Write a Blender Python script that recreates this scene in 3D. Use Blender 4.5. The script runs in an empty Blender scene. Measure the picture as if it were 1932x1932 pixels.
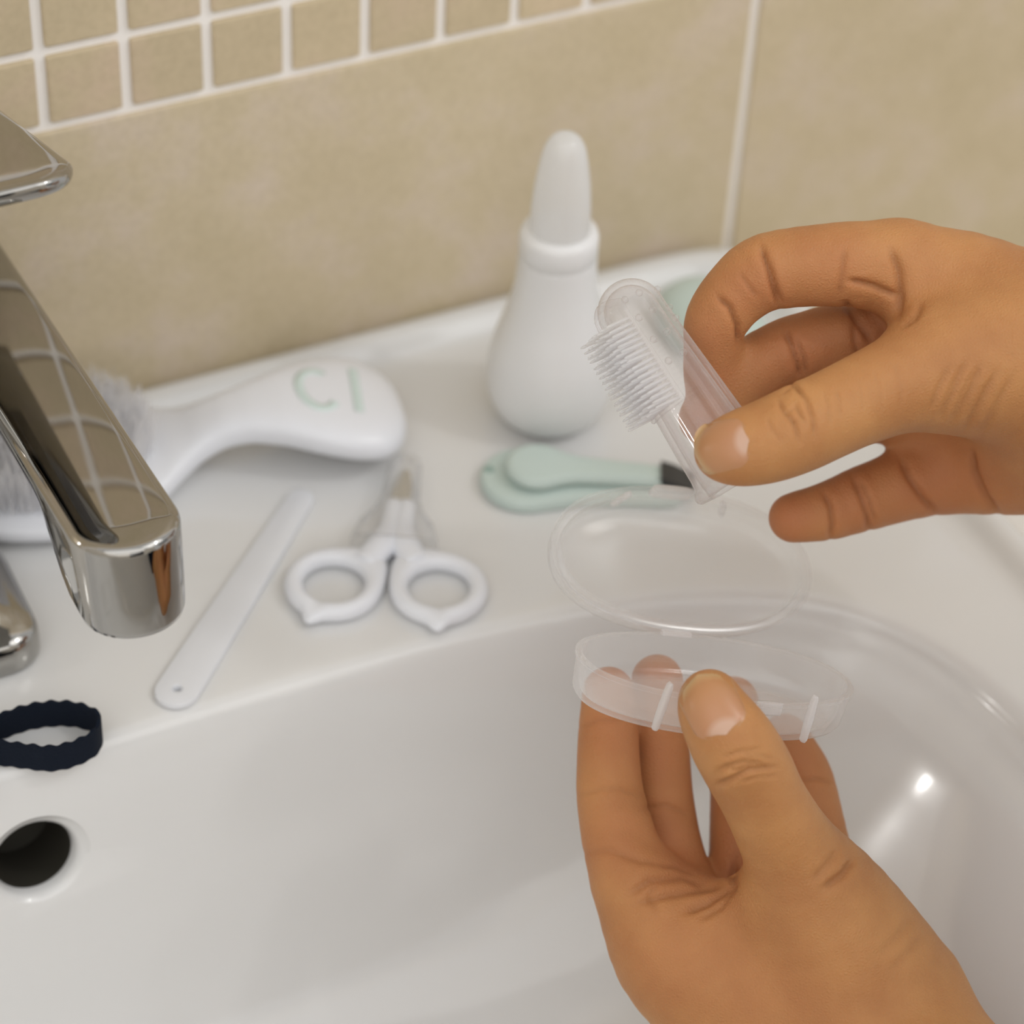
import bpy, bmesh, math, random
import numpy as np
from mathutils import Vector, Matrix, Quaternion
from mathutils.bvhtree import BVHTree

random.seed(4)
rng = np.random.default_rng(4)
SC = bpy.context.scene
COL = SC.collection
MM = 0.001
# ------------------------------------------------------------------ camera
# world: x along the tiled wall, y into the wall (wall face y = 0), z up, basin deck at DZ
DZ = 0.85
FPX, PITCH, YAW, ROLL = 5000.0, math.radians(41.4), math.radians(28.5), math.radians(3.4)
CAM = np.array([-181.1, -626.7, 531.3])
_F = np.array([math.sin(YAW) * math.cos(PITCH), math.cos(YAW) * math.cos(PITCH), -math.sin(PITCH)])
_R = np.array([math.cos(YAW), -math.sin(YAW), 0.0])
_U = np.cross(_R, _F)
_R, _U = math.cos(ROLL) * _R + math.sin(ROLL) * _U, -math.sin(ROLL) * _R + math.cos(ROLL) * _U
ROT = np.stack([_R, _U, -_F], 1)                     # columns: right, up, toward the viewer
cam_data = bpy.data.cameras.new('camera')
cam = bpy.data.objects.new('camera', cam_data)
COL.objects.link(cam)
M4 = Matrix([list(ROT[i]) + [CAM[i] * MM + (DZ if i == 2 else 0)] for i in range(3)] + [[0, 0, 0, 1]])
cam.matrix_world = M4
cam_data.sensor_width = 36.0
cam_data.lens = 36.0 * FPX / 1932.0
cam_data.clip_start = 0.02
cam_data.dof.use_dof = True
cam_data.dof.focus_distance = 0.683
cam_data.dof.aperture_fstop = 7.0
SC.camera = cam
SC.cycles.transparent_max_bounces = 48
SC.cycles.max_bounces = 14
# ------------------------------------------------------------------ light
SC.view_settings.view_transform = 'Standard'
SC.view_settings.look = 'None'
SC.view_settings.gamma = 1.0
SC.view_settings.use_curve_mapping = False
SC.view_settings.exposure = 0.13
world = bpy.data.worlds.new('room_light')
SC.world = world
world.use_nodes = True
bg = world.node_tree.nodes['Background']
bg.inputs[0].default_value = (1.0, 0.995, 0.985, 1)
bg.inputs[1].default_value = 0.64


def add_light(name, kind, loc, target, energy, color, **kw):
    d = bpy.data.lights.new(name, kind)
    d.energy = energy
    d.color = color
    for k, v in kw.items():
        setattr(d, k, v)
    o = bpy.data.objects.new(name, d)
    o.location = loc
    o.rotation_euler = (Vector(target) - Vector(loc)).to_track_quat('-Z', 'Y').to_euler()
    COL.objects.link(o)
    return o


HERE = (0.1, -0.15, DZ)
add_light('window_light', 'AREA', (0.95, -0.95, DZ + 1.35), HERE, 4.6, (1.0, 0.995, 0.985), shape='RECTANGLE', size=1.0, size_y=1.0)
add_light('front_fill', 'AREA', (-0.55, -1.5, DZ + 1.05), HERE, 13.0, (1.0, 0.99, 0.975), shape='DISK', size=2.6)  # added fill from behind the camera, lifts the hands and wall
add_light('bowl_glint_light', 'POINT', (-0.281, -0.046, DZ + 0.153), HERE, 0.16, (1.0, 0.985, 0.96), shadow_soft_size=0.007)  # added weak light, only there to put a glint in the bowl
add_light('vanity_lamp', 'POINT', (0.95, -0.75, DZ + 1.25), HERE, 7.5, (1.0, 0.985, 0.96), shadow_soft_size=0.04)


# ------------------------------------------------------------------ helpers
def W(p):
    """millimetres (deck at 0) -> scene metres"""
    return Vector((p[0] * MM, p[1] * MM, p[2] * MM + DZ))


def camspace(u, v, depth):
    """a point at a distance from the camera, in camera axes (mm)"""
    return np.array([(u - 966) / FPX * depth, -(v - 966) / FPX * depth, -depth])


def cam2mm(P):
    return CAM + np.asarray(P) @ ROT.T


def cam2w(P):
    q = cam2mm(P) * MM
    q[..., 2] += DZ
    return q


def link(name, mesh, mats=None, parent=None, smooth=True, angle=None):
    o = bpy.data.objects.new(name, mesh)
    COL.objects.link(o)
    if mats is not None:
        for m in (mats if isinstance(mats, (list, tuple)) else [mats]):
            mesh.materials.append(m)
    if smooth:
        mesh.polygons.foreach_set('use_smooth', [True] * len(mesh.polygons))
        if angle:
            mesh.set_sharp_from_angle(angle=math.radians(angle))
    if parent is not None:
        o.parent = parent
    return o


def mesh_of(name, verts, faces):
    me = bpy.data.meshes.new(name)
    me.from_pydata([tuple(v) for v in verts], [], [tuple(f) for f in faces])
    me.update()
    return me


def empty(name, loc):
    o = bpy.data.objects.new(name, None)
    o.empty_display_size = 0.01
    o.location = loc
    COL.objects.link(o)
    return o


def tag(o, label=None, cat=None, group=None, kind=None):
    for k, v in (('label', label), ('category', cat), ('group', group), ('kind', kind)):
        if v:
            o[k] = v
    return o


def loft(rings, close_start=True, close_end=True, closed=True):
    """rings: list of (n,3) -> verts, faces"""
    n = len(rings[0])
    V = [tuple(p) for r in rings for p in r]
    Fc = []
    for i in range(len(rings) - 1):
        for j in range(n if closed else n - 1):
            k = (j + 1) % n
            Fc.append((i * n + j, i * n + k, (i + 1) * n + k, (i + 1) * n + j))
    if close_start:
        V.append(tuple(np.mean(rings[0], 0)))
        c = len(V) - 1
        Fc += [(c, (j + 1) % n, j) for j in range(n)]
    if close_end:
        V.append(tuple(np.mean(rings[-1], 0)))
        c = len(V) - 1
        b = (len(rings) - 1) * n
        Fc += [(c, b + j, b + (j + 1) % n) for j in range(n)]
    return V, Fc


def fix_normals(me):
    bm = bmesh.new()
    bm.from_mesh(me)
    bmesh.ops.recalc_face_normals(bm, faces=bm.faces)
    bm.to_mesh(me)
    bm.free()
    return me


def sell(a, b, n, N, x0=0.0, y0=0.0):
    t = np.linspace(0, 2 * math.pi, N, endpoint=False)
    c, s = np.cos(t), np.sin(t)
    return np.stack([x0 + a * np.sign(c) * np.abs(c) ** (2 / n), y0 + b * np.sign(s) * np.abs(s) ** (2 / n)], 1)


def smooth_path(pts, per=8):
    """Catmull-Rom through pts"""
    P = np.array(pts, float)
    P = np.vstack([2 * P[0] - P[1], P, 2 * P[-1] - P[-2]])
    out = []
    for i in range(1, len(P) - 2):
        for t in np.linspace(0, 1, per, endpoint=False):
            a, b, c, d = P[i - 1], P[i], P[i + 1], P[i + 2]
            out.append(0.5 * (2 * b + (c - a) * t + (2 * a - 5 * b + 4 * c - d) * t * t + (3 * b - a - 3 * c + d) * t ** 3))
    out.append(P[-2])
    return np.array(out)


def tube(path, radius, n=12, flat=1.0, up=(0, 0, 1)):
    """rings round a path; radius a number or list"""
    P = np.array(path, float)
    r = np.broadcast_to(radius, (len(P),)) if np.ndim(radius) == 0 else np.asarray(radius)
    T = np.gradient(P, axis=0)
    T /= np.linalg.norm(T, axis=1)[:, None]
    rings = []
    for p, t, rr in zip(P, T, r):
        s = np.cross(t, up)
        s /= max(np.linalg.norm(s), 1e-6)
        w = np.cross(s, t)
        ang = np.linspace(0, 2 * math.pi, n, endpoint=False)
        rings.append(p + rr * (np.cos(ang)[:, None] * s + flat * np.sin(ang)[:, None] * w))
    return rings


def mesh_mm(name, verts, faces, origin):
    """verts in mm (deck frame) -> mesh local to origin (mm)"""
    V = (np.array(verts, float) - np.array(origin, float)) * MM
    return fix_normals(mesh_of(name, V, faces))


def lathe_rings(profile, n=48, x0=0, y0=0):
    t = np.linspace(0, 2 * math.pi, n, endpoint=False)
    return [np.stack([x0 + r * np.cos(t), y0 + r * np.sin(t), np.full(n, z)], 1) for r, z in profile]


# ------------------------------------------------------------------ materials
def mat(name):
    m = bpy.data.materials.new(name)
    m.use_nodes = True
    nt = m.node_tree
    return m, nt, nt.nodes['Principled BSDF'], nt.nodes['Material Output']


def simple(name, color, rough=0.4, metal=0.0, coat=0.0, sss=0.0, sss_r=(1, 1, 1), sss_s=0.002, spec=0.5, bump=None):
    m, nt, p, out = mat(name)
    p.inputs['Base Color'].default_value = (*color, 1)
    p.inputs['Roughness'].default_value = rough
    p.inputs['Metallic'].default_value = metal
    p.inputs['Coat Weight'].default_value = coat
    p.inputs['Coat Roughness'].default_value = 0.05
    p.inputs['Specular IOR Level'].default_value = spec
    if sss:
        p.inputs['Subsurface Weight'].default_value = sss
        p.inputs['Subsurface Radius'].default_value = sss_r
        p.inputs['Subsurface Scale'].default_value = sss_s
    if bump:
        sc, st = bump
        tc = nt.nodes.new('ShaderNodeTexCoord')
        nz = nt.nodes.new('ShaderNodeTexNoise')
        nz.inputs['Scale'].default_value = sc
        nz.inputs['Detail'].default_value = 4
        b = nt.nodes.new('ShaderNodeBump')
        b.inputs['Strength'].default_value = st
        b.inputs['Distance'].default_value = 0.0005
        nt.links.new(tc.outputs['Object'], nz.inputs['Vector'])
        nt.links.new(nz.outputs['Fac'], b.inputs['Height'])
        nt.links.new(b.outputs['Normal'], p.inputs['Normal'])
    return m


def tile_material(name, c1, c2, c3):
    m, nt, p, out = mat(name)
    N, L = nt.nodes.new, nt.links.new
    geo = N('ShaderNodeNewGeometry')
    n1 = N('ShaderNodeTexNoise'); n1.inputs['Scale'].default_value = 26; n1.inputs['Detail'].default_value = 5; n1.inputs['Roughness'].default_value = 0.62
    n2 = N('ShaderNodeTexNoise'); n2.inputs['Scale'].default_value = 420; n2.inputs['Detail'].default_value = 4
    L(geo.outputs['Position'], n1.inputs['Vector']); L(geo.outputs['Position'], n2.inputs['Vector'])
    r = N('ShaderNodeValToRGB')
    r.color_ramp.elements[0].position = 0.32; r.color_ramp.elements[0].color = (*c1, 1)
    r.color_ramp.elements[1].position = 0.68; r.color_ramp.elements[1].color = (*c3, 1)
    e = r.color_ramp.elements.new(0.5); e.color = (*c2, 1)
    L(n1.outputs['Fac'], r.inputs['Fac'])
    oi = N('ShaderNodeObjectInfo')
    hv = N('ShaderNodeHueSaturation')
    mr = N('ShaderNodeMapRange'); mr.inputs['To Min'].default_value = 0.94; mr.inputs['To Max'].default_value = 1.05
    L(oi.outputs['Random'], mr.inputs['Value']); L(mr.outputs['Result'], hv.inputs['Value'])
    L(r.outputs['Color'], hv.inputs['Color'])
    mx = N('ShaderNodeMixRGB'); mx.blend_type = 'MULTIPLY'; mx.inputs['Fac'].default_value = 0.25
    r2 = N('ShaderNodeValToRGB'); r2.color_ramp.elements[0].position = 0.35; r2.color_ramp.elements[0].color = (0.72, 0.7, 0.66, 1); r2.color_ramp.elements[1].position = 0.6
    L(n2.outputs['Fac'], r2.inputs['Fac'])
    L(hv.outputs['Color'], mx.inputs['Color1']); L(r2.outputs['Color'], mx.inputs['Color2'])
    L(mx.outputs['Color'], p.inputs['Base Color'])
    p.inputs['Roughness'].default_value = 0.42
    p.inputs['Specular IOR Level'].default_value = 0.35
    b = N('ShaderNodeBump'); b.inputs['Strength'].default_value = 0.15; b.inputs['Distance'].default_value = 0.0006
    L(n2.outputs['Fac'], b.inputs['Height']); L(b.outputs['Normal'], p.inputs['Normal'])
    return m


def frosted(name, clear=0.7, milk=(0.9, 0.9, 0.92), rough=0.12, edge=0.35, shine=0.6, tint=(0.985, 0.985, 0.99)):
    """thin translucent plastic: see-through with a milky veil that thickens where seen edge-on, and a gloss"""
    m, nt, p, out = mat(name)
    nt.nodes.remove(p)
    N, L = nt.nodes.new, nt.links.new
    tr = N('ShaderNodeBsdfTransparent'); tr.inputs['Color'].default_value = (*tint, 1)
    df = N('ShaderNodeBsdfDiffuse'); df.inputs['Color'].default_value = (*milk, 1)
    tl = N('ShaderNodeBsdfTranslucent'); tl.inputs['Color'].default_value = (*milk, 1)
    md = N('ShaderNodeMixShader'); md.inputs['Fac'].default_value = 0.5
    L(df.outputs[0], md.inputs[1]); L(tl.outputs[0], md.inputs[2])
    lw = N('ShaderNodeLayerWeight'); lw.inputs['Blend'].default_value = 0.5
    pw = N('ShaderNodeMath'); pw.operation = 'POWER'; pw.inputs[1].default_value = 2.2
    L(lw.outputs['Facing'], pw.inputs[0])
    mr = N('ShaderNodeMapRange'); mr.inputs['To Min'].default_value = 1 - clear; mr.inputs['To Max'].default_value = min(0.97, 1 - clear + edge)
    L(pw.outputs[0], mr.inputs['Value'])
    m1 = N('ShaderNodeMixShader'); L(mr.outputs[0], m1.inputs['Fac']); L(tr.outputs[0], m1.inputs[1]); L(md.outputs[0], m1.inputs[2])
    gl = N('ShaderNodeBsdfGlossy'); gl.inputs['Roughness'].default_value = rough
    p5 = N('ShaderNodeMath'); p5.operation = 'POWER'; p5.inputs[1].default_value = 4.0
    L(lw.outputs['Facing'], p5.inputs[0])
    fr = N('ShaderNodeMapRange'); fr.inputs['To Min'].default_value = 0.035; fr.inputs['To Max'].default_value = shine
    L(p5.outputs[0], fr.inputs['Value'])
    m2 = N('ShaderNodeMixShader'); L(fr.outputs[0], m2.inputs['Fac']); L(m1.outputs[0], m2.inputs[1]); L(gl.outputs[0], m2.inputs[2])
    L(m2.outputs[0], out.inputs['Surface'])
    return m


MAT = {}
MAT['tile'] = tile_material('wall_tile', (0.565, 0.475, 0.315), (0.605, 0.51, 0.355), (0.645, 0.545, 0.44))
MAT['mosaic'] = tile_material('mosaic_tile', (0.56, 0.465, 0.31), (0.605, 0.50, 0.335), (0.645, 0.51, 0.37))
MAT['grout'] = simple('grout', (0.93, 0.90, 0.87), 0.85, bump=(900, 0.3))
MAT['ceramic'] = simple('ceramic', (0.725, 0.725, 0.72), 0.14, coat=0.3)
MAT['hole_shade'] = simple('overflow_shade', (0.03, 0.027, 0.02), 0.6)  # near-black colour stands in for the shade deep inside the hole
MAT['chrome'] = simple('chrome', (0.40, 0.39, 0.37), 0.045, metal=1.0)
MAT['steel'] = simple('steel', (0.55, 0.54, 0.5), 0.22, metal=1.0)
MAT['white'] = simple('white_plastic', (0.79, 0.81, 0.86), 0.32, sss=0.0)
MAT['bulb'] = simple('white_silicone', (0.80, 0.805, 0.81), 0.38, sss=0.3, sss_s=0.004)
MAT['bristle_white'] = None
MAT['mint'] = simple('mint_plastic', (0.56, 0.665, 0.63), 0.33)
MAT['mint_print'] = simple('mint_print', (0.66, 0.78, 0.76), 0.4)
MAT['navy'] = simple('navy_fabric', (0.004, 0.008, 0.018), 0.85, spec=0.2, bump=(1500, 0.6))
MAT['black'] = simple('black_metal', (0.03, 0.03, 0.03), 0.35)
MAT['plaster'] = simple('painted_plaster', (0.78, 0.75, 0.70), 0.8)
MAT['door'] = simple('dark_door', (0.02, 0.02, 0.026), 0.45)
MAT['bristle_white'] = frosted('soft_bristle', clear=0.6, milk=(0.96, 0.96, 0.97), rough=0.4, edge=0.2, shine=0.1)
MAT['clip'] = frosted('case_plastic_thick', clear=0.5, milk=(0.97, 0.97, 0.98), edge=0.3, shine=0.3)
MAT['case'] = frosted('case_plastic', clear=0.9, milk=(0.97, 0.97, 0.98), edge=0.5, rough=0.16, shine=0.35, tint=(0.998, 0.998, 0.998))
MAT['file'] = simple('file_plastic', (0.74, 0.755, 0.79), 0.35)
MAT['cap'] = frosted('clear_cap', clear=0.92, edge=0.25, rough=0.05, milk=(0.95, 0.95, 0.96), tint=(0.995, 0.995, 0.995))


MAT['silicone'] = frosted('clear_silicone', clear=0.955, milk=(0.88, 0.85, 0.85), rough=0.04, edge=0.6, shine=0.5, tint=(0.985, 0.98, 0.98))
MAT['pin'] = frosted('bristle_silicone', clear=0.62, milk=(0.97, 0.97, 0.98), edge=0.25, rough=0.2, shine=0.25)


def skin():
    m, nt, p, out = mat('skin')
    N, L = nt.nodes.new, nt.links.new
    tc = N('ShaderNodeTexCoord')
    n1 = N('ShaderNodeTexNoise'); n1.inputs['Scale'].default_value = 55; n1.inputs['Detail'].default_value = 5
    n2 = N('ShaderNodeTexNoise'); n2.inputs['Scale'].default_value = 900; n2.inputs['Detail'].default_value = 5; n2.inputs['Roughness'].default_value = 0.7
    vo = N('ShaderNodeTexVoronoi'); vo.inputs['Scale'].default_value = 1100; vo.feature = 'DISTANCE_TO_EDGE'
    for x in (n1, n2, vo):
        L(tc.outputs['Object'], x.inputs['Vector'])
    r = N('ShaderNodeValToRGB')
    r.color_ramp.elements[0].position = 0.35; r.color_ramp.elements[0].color = (0.46, 0.21, 0.08, 1)
    r.color_ramp.elements[1].position = 0.68; r.color_ramp.elements[1].color = (0.55, 0.272, 0.105, 1)
    L(n1.outputs['Fac'], r.inputs['Fac'])
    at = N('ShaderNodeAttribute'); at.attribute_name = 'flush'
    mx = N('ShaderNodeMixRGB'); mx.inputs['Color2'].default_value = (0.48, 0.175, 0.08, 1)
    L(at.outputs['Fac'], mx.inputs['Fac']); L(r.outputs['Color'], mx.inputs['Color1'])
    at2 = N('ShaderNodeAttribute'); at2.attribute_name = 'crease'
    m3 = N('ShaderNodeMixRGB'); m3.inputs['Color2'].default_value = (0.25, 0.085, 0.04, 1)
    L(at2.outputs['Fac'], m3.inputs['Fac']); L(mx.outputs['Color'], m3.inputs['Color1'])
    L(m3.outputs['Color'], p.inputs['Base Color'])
    p.inputs['Roughness'].default_value = 0.47
    p.inputs['Specular IOR Level'].default_value = 0.25
    p.inputs['Subsurface Weight'].default_value = 0.25
    p.inputs['Subsurface Radius'].default_value = (1.0, 0.35, 0.2)
    p.inputs['Subsurface Scale'].default_value = 0.0025
    ad = N('ShaderNodeMath'); ad.operation = 'ADD'
    ml = N('ShaderNodeMath'); ml.operation = 'MULTIPLY'; ml.inputs[1].default_value = 1.2
    L(vo.outputs['Distance'], ml.inputs[0]); L(ml.outputs[0], ad.inputs[0]); L(n2.outputs['Fac'], ad.inputs[1])
    b = N('ShaderNodeBump'); b.inputs['Strength'].default_value = 0.42; b.inputs['Distance'].default_value = 0.0005
    L(ad.outputs[0], b.inputs['Height']); L(b.outputs['Normal'], p.inputs['Normal'])
    return m


def nail_mat():
    m, nt, p, out = mat('fingernail')
    N, L = nt.nodes.new, nt.links.new
    uv = N('ShaderNodeUVMap')
    sx = N('ShaderNodeSeparateXYZ'); L(uv.outputs[0], sx.inputs[0])
    r = N('ShaderNodeValToRGB')                       # u: 0 root .. 1 free edge
    cr = r.color_ramp
    cr.elements[0].position = 0.17; cr.elements[0].color = (0.585, 0.365, 0.26, 1)
    cr.elements[1].position = 1.0; cr.elements[1].color = (0.57, 0.37, 0.19, 1)
    for pos, c in ((0.28, (0.50, 0.245, 0.125)), (0.84, (0.50, 0.25, 0.115)), (0.95, (0.56, 0.34, 0.165))):
        e = cr.elements.new(pos); e.color = (*c, 1)
    # the pale half-moon bulges in the middle
    v1 = N('ShaderNodeMath'); v1.operation = 'SUBTRACT'; v1.inputs[1].default_value = 0.5
    v2 = N('ShaderNodeMath'); v2.operation = 'POWER'; v2.inputs[1].default_value = 2
    v3 = N('ShaderNodeMath'); v3.operation = 'MULTIPLY_ADD'; v3.inputs[1].default_value = 0.9
    L(sx.outputs['Y'], v1.inputs[0]); L(v1.outputs[0], v2.inputs[0]); L(v2.outputs[0], v3.inputs[0]); L(sx.outputs['X'], v3.inputs[2])
    L(v3.outputs[0], r.inputs['Fac'])
    L(r.outputs['Color'], p.inputs['Base Color'])
    p.inputs['Roughness'].default_value = 0.33
    p.inputs['Subsurface Weight'].default_value = 0.1
    p.inputs['Subsurface Scale'].default_value = 0.002
    return m


MAT['skin'] = skin()
MAT['nail'] = nail_mat()


# ------------------------------------------------------------------ the room
def box_mesh(name, x0, x1, y0, y1, z0, z1, bevel=0.0):
    bm = bmesh.new()
    bmesh.ops.create_cube(bm, size=1.0)
    for v in bm.verts:
        v.co = Vector((x0 + (v.co.x + .5) * (x1 - x0), y0 + (v.co.y + .5) * (y1 - y0), z0 + (v.co.z + .5) * (z1 - z0)))
    if bevel:
        bmesh.ops.bevel(bm, geom=bm.edges[:], offset=bevel, segments=2, profile=0.5, affect='EDGES')
    me = bpy.data.meshes.new(name)
    bm.to_mesh(me)
    bm.free()
    return me


wall_back = link('wall_back', box_mesh('wall_back', -1.6, 1.7, 0.0012, 0.12, 0.0, 2.45), MAT['grout'], smooth=False)
tag(wall_back, 'beige tiled bathroom wall with a band of small square mosaic tiles behind the washbasin', kind='structure')
floor = tag(link('floor', box_mesh('floor', -1.6, 1.7, -2.4, 0.12, -0.05, 0.0), MAT['tile'], smooth=False), kind='structure')
wall_left = tag(link('wall_left', box_mesh('wall_left', -1.7, -1.6, -2.4, 0.12, 0.0, 2.45), MAT['plaster'], smooth=False), kind='structure')
wall_front = tag(link('wall_front', box_mesh('wall_front', -1.6, 1.7, -2.5, -2.4, 0.0, 2.45), MAT['plaster'], smooth=False), kind='structure')
reflection_door = tag(link('reflection_door', box_mesh('reflection_door', -0.45, 0.55, -2.4, -2.36, 0.0, 2.0, 0.004), MAT['door'], smooth=False), kind='structure')  # out of view; dark door added for the chrome spout to reflect

MOSAIC_Z, PITCHM, COLX0 = 105.1, 25.0, 0.0
mos_mesh = box_mesh('mosaic_tile', -0.01085, 0.01085, -0.0004, 0.0016, -0.0110, 0.0110, 0.0007)
mos_mesh.materials.append(MAT['mosaic'])
big_mesh = box_mesh('wall_tile', -0.1483, 0.1483, -0.0004, 0.0016, -0.0987, 0.0987, 0.0008)
big_mesh.materials.append(MAT['tile'])


def wall_tile(name, mesh, x, z):
    o = bpy.data.objects.new(name, mesh)
    o.location = (x * MM, 0.0, z * MM + DZ)
    o.parent = wall_back
    COL.objects.link(o)


for row in range(4):
    for i in range(-12, 14):
        wall_tile('mosaic_tile', mos_mesh, (i + 0.5) * PITCHM, MOSAIC_Z + (row + 0.5) * PITCHM)
for row, zc in enumerate((MOSAIC_Z - 100, MOSAIC_Z + 100 + 100, MOSAIC_Z + 100 + 300, MOSAIC_Z + 100 + 500)):
    for i in range(-2, 3):
        wall_tile('wall_tile', big_mesh, 87.6 + 300 * i, zc)

# ------------------------------------------------------------------ washbasin
NB = 256


def bowl_ring(d, z):
    # the side walls slope more gently than the back wall
    dx = np.interp(d, [-40, 0, 2, 3.6, 5.6, 10, 15, 22, 34, 54, 82, 110, 136], [-40, 0, 2.6, 7.5, 17, 37, 58, 84, 112, 142, 172, 195, 215])
    p = sell(272 - dx, 151 - d, 4.2, NB, -70, -288)
    return np.column_stack([p, np.full(NB, z)])


def outer_ring(o, z):
    p = sell(333 - o, 239 - o, 26, NB, -90, -241)
    return np.column_stack([p, np.full(NB, z)])


prof = [(0, -150), (0, -20), (0, 0.5), (0.6, 3.0), (2.2, 5.0), (4.5, 5.8), (7.5, 5.6), (9.6, 4.4), (11.3, 2.3), (13.2, 0.8), (16, 0.15), (20, 0)]
rings = [outer_ring(o, z) for o, z in prof]
bprof = smooth_path([(-34, 0), (-12, 0), (-5, -0.15), (-2, -0.7), (0.3, -2.2), (2.0, -5.5), (3.6, -11), (5.6, -20), (10, -45), (15, -68), (22, -90), (34, -107), (54, -117), (82, -121.5), (110, -124), (136, -126)], 4)
rings += [bowl_ring(d, z) for d, z in bprof]
V, Fc = loft(rings)
basin = link('washbasin', mesh_mm('washbasin', V, Fc, (0, 0, 0)), [MAT['ceramic'], MAT['hole_shade']])
basin.location = (0, 0, DZ)
tag(basin, 'white glossy ceramic washbasin with a raised rim fixed to the tiled wall', 'washbasin')
# the overflow hole, with a rolled edge, under the spout
HC = np.array([-61.8, -144.3, -32.0])
hn = np.array([0.02, -0.975, 0.22]); hn /= np.linalg.norm(hn)
cr = [(17.5, 6.0), (16.6, 2.6), (15.2, 0.6), (13.4, -0.4), (12.2, -1.6), (11.6, -3.2), (11.4, -5), (11.3, -24)]
hz = Vector(hn).to_track_quat('Z', 'Y').to_matrix()
cut_rings = [np.array([(hz @ Vector(p)) + Vector(HC) for p in rg]) for rg in lathe_rings(cr, 64)]
CV, CF = loft(cut_rings)
cme = mesh_mm('overflow_cut', CV, CF, (0, 0, 0))
cutter = link('overflow_cut', cme, [MAT['ceramic'], MAT['hole_shade']])
cutter.location = (0, 0, DZ)
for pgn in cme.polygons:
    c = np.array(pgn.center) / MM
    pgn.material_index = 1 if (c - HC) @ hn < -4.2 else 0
bo = basin.modifiers.new('cut', 'BOOLEAN')
bo.object = cutter
bo.operation = 'DIFFERENCE'
bo.solver = 'EXACT'
try:
    bo.material_mode = 'INDEX'
except Exception:
    pass
bpy.context.view_layer.update()
new = bpy.data.meshes.new_from_object(basin.evaluated_get(bpy.context.evaluated_depsgraph_get()))
basin.modifiers.clear()
basin.data = new
new.name = 'washbasin'
new.polygons.foreach_set('use_smooth', [True] * len(new.polygons))
new.set_sharp_from_angle(angle=math.radians(50))
bpy.data.objects.remove(cutter)

# ------------------------------------------------------------------ mixer tap
TO = (-66, -62, 0)
tap = empty('mixer_tap', W(TO))
tag(tap, 'chrome single-lever mixer tap reaching over the bowl from the rear deck', 'tap')


def arc_end(x0, x1, y_back, y_front, r, n=10):
    """plan outline, blunt back and round front corners of radius r"""
    pts = [(x1, y_back), (x1, y_front + r)]
    pts += [(x1 - r + r * math.cos(t), y_front + r - r * math.sin(t)) for t in np.linspace(0, math.pi / 2, n)[1:]]
    pts += [(x0 + r - r * math.sin(t), y_front + r - r * math.cos(t)) for t in np.linspace(0, math.pi / 2, n)]
    pts += [(x0, y_back)]
    return np.array(pts)


def spout_mesh():
    x0, x1, yb, yf = -49.0, -21.0, -12.0, -173.0
    cx, r0 = (x0 + x1) / 2, 14.0

    def plan(d):
        """the outline moved in by d: two straight sides and a round end"""
        r = r0 - d
        ys = np.linspace(yb, yf + r0, 34)
        t = np.linspace(0, math.pi, 40)[1:-1]
        right = np.column_stack([np.full(34, cx + r), ys])
        end = np.column_stack([cx + r * np.cos(t), yf + r0 - r * np.sin(t)])
        left = np.column_stack([np.full(34, cx - r), ys[::-1]])
        p = np.vstack([right, end, left])
        f = np.clip((p[:, 1] + 100) / 70, 0, 1)         # swells to the left toward the body
        f = f * f * (3 - 2 * f)
        q = np.clip((cx - p[:, 0]) / r0, 0, 1)
        p[:, 0] -= 36 * f * q
        return p

    def top(y):
        return 98.5 + 0.105 * (-y - 157)

    def under(y):                                      # thickness below the top edge
        f = np.clip((-y - 128) / 24, 0, 1)
        f = f * f * (3 - 2 * f)
        return 9.0 + 19.0 * f
    rings = []
    for d in (13.6, 12, 10, 8, 6.5, 5, 3.8, 2.8, 1.9, 1.2, 0.6, 0.2, 0.0):
        p = plan(d)
        crown = -0.7 * ((13.6 - d) / 13.6) ** 2.6
        edge = -(2.2 - math.sqrt(max(0, 2.2 ** 2 - (2.2 - min(d, 2.2)) ** 2)))
        rings.append(np.column_stack([p, top(p[:, 1]) + crown + edge]))
    for d, g in ((0.15, 0.3), (0.4, 0.6), (0.7, 0.92), (1.1, 0.985), (2.2, 1.0), (8, 1.0)):
        p = plan(d)
        y = p[:, 1]
        drop = g * (under(y) - 3.2)
        tipf = np.clip((-y - 128) / 24, 0, 1)
        rings.append(np.column_stack([p[:, 0], y - 0.13 * drop * tipf, top(y) - 3.2 - drop]))
    Vs, Fs = loft(rings, False, False)
    m = len(rings[0])
    Fs += [tuple(range(m)), tuple(range((len(rings) - 1) * m, len(rings) * m))]
    return Vs, Fs


V, Fc = spout_mesh()
spout = link('spout', mesh_mm('spout', V, Fc, TO), MAT['chrome'], tap, angle=60)
rings = lathe_rings([(17, 2), (17, 30), (17.5, 60), (19, 84), (19.5, 120), (18, 128), (10, 131)], 40, -68, -58)
V, Fc = loft(rings)
link('body', mesh_mm('body', V, Fc, TO), MAT['chrome'], tap, angle=60)
# foot: a long plinth that swells up into the body
rings = []
for d, z in ((2.0, 0.0), (0.5, 0.4), (0.0, 1.6), (0.2, 8.0), (0.8, 10.2), (2.4, 11.6), (5, 12.4), (8, 13.4), (11, 15.5), (14, 20)):
    o = arc_end(-90 + d, -41.5 - d, -14 - d, -104 + d, max(11 - d * 0.5, 4), 8)
    if z > 12:
        yy = o[:, 1]
        z2 = z + np.clip((yy + 95) / 60, 0, 1) * (z - 12) * 2
    else:
        z2 = np.full(len(o), z)
    rings.append(np.column_stack([o, z2]))
V, Fc = loft(rings)
link('foot', mesh_mm('foot', V, Fc, TO), MAT['chrome'], tap, angle=60)
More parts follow.
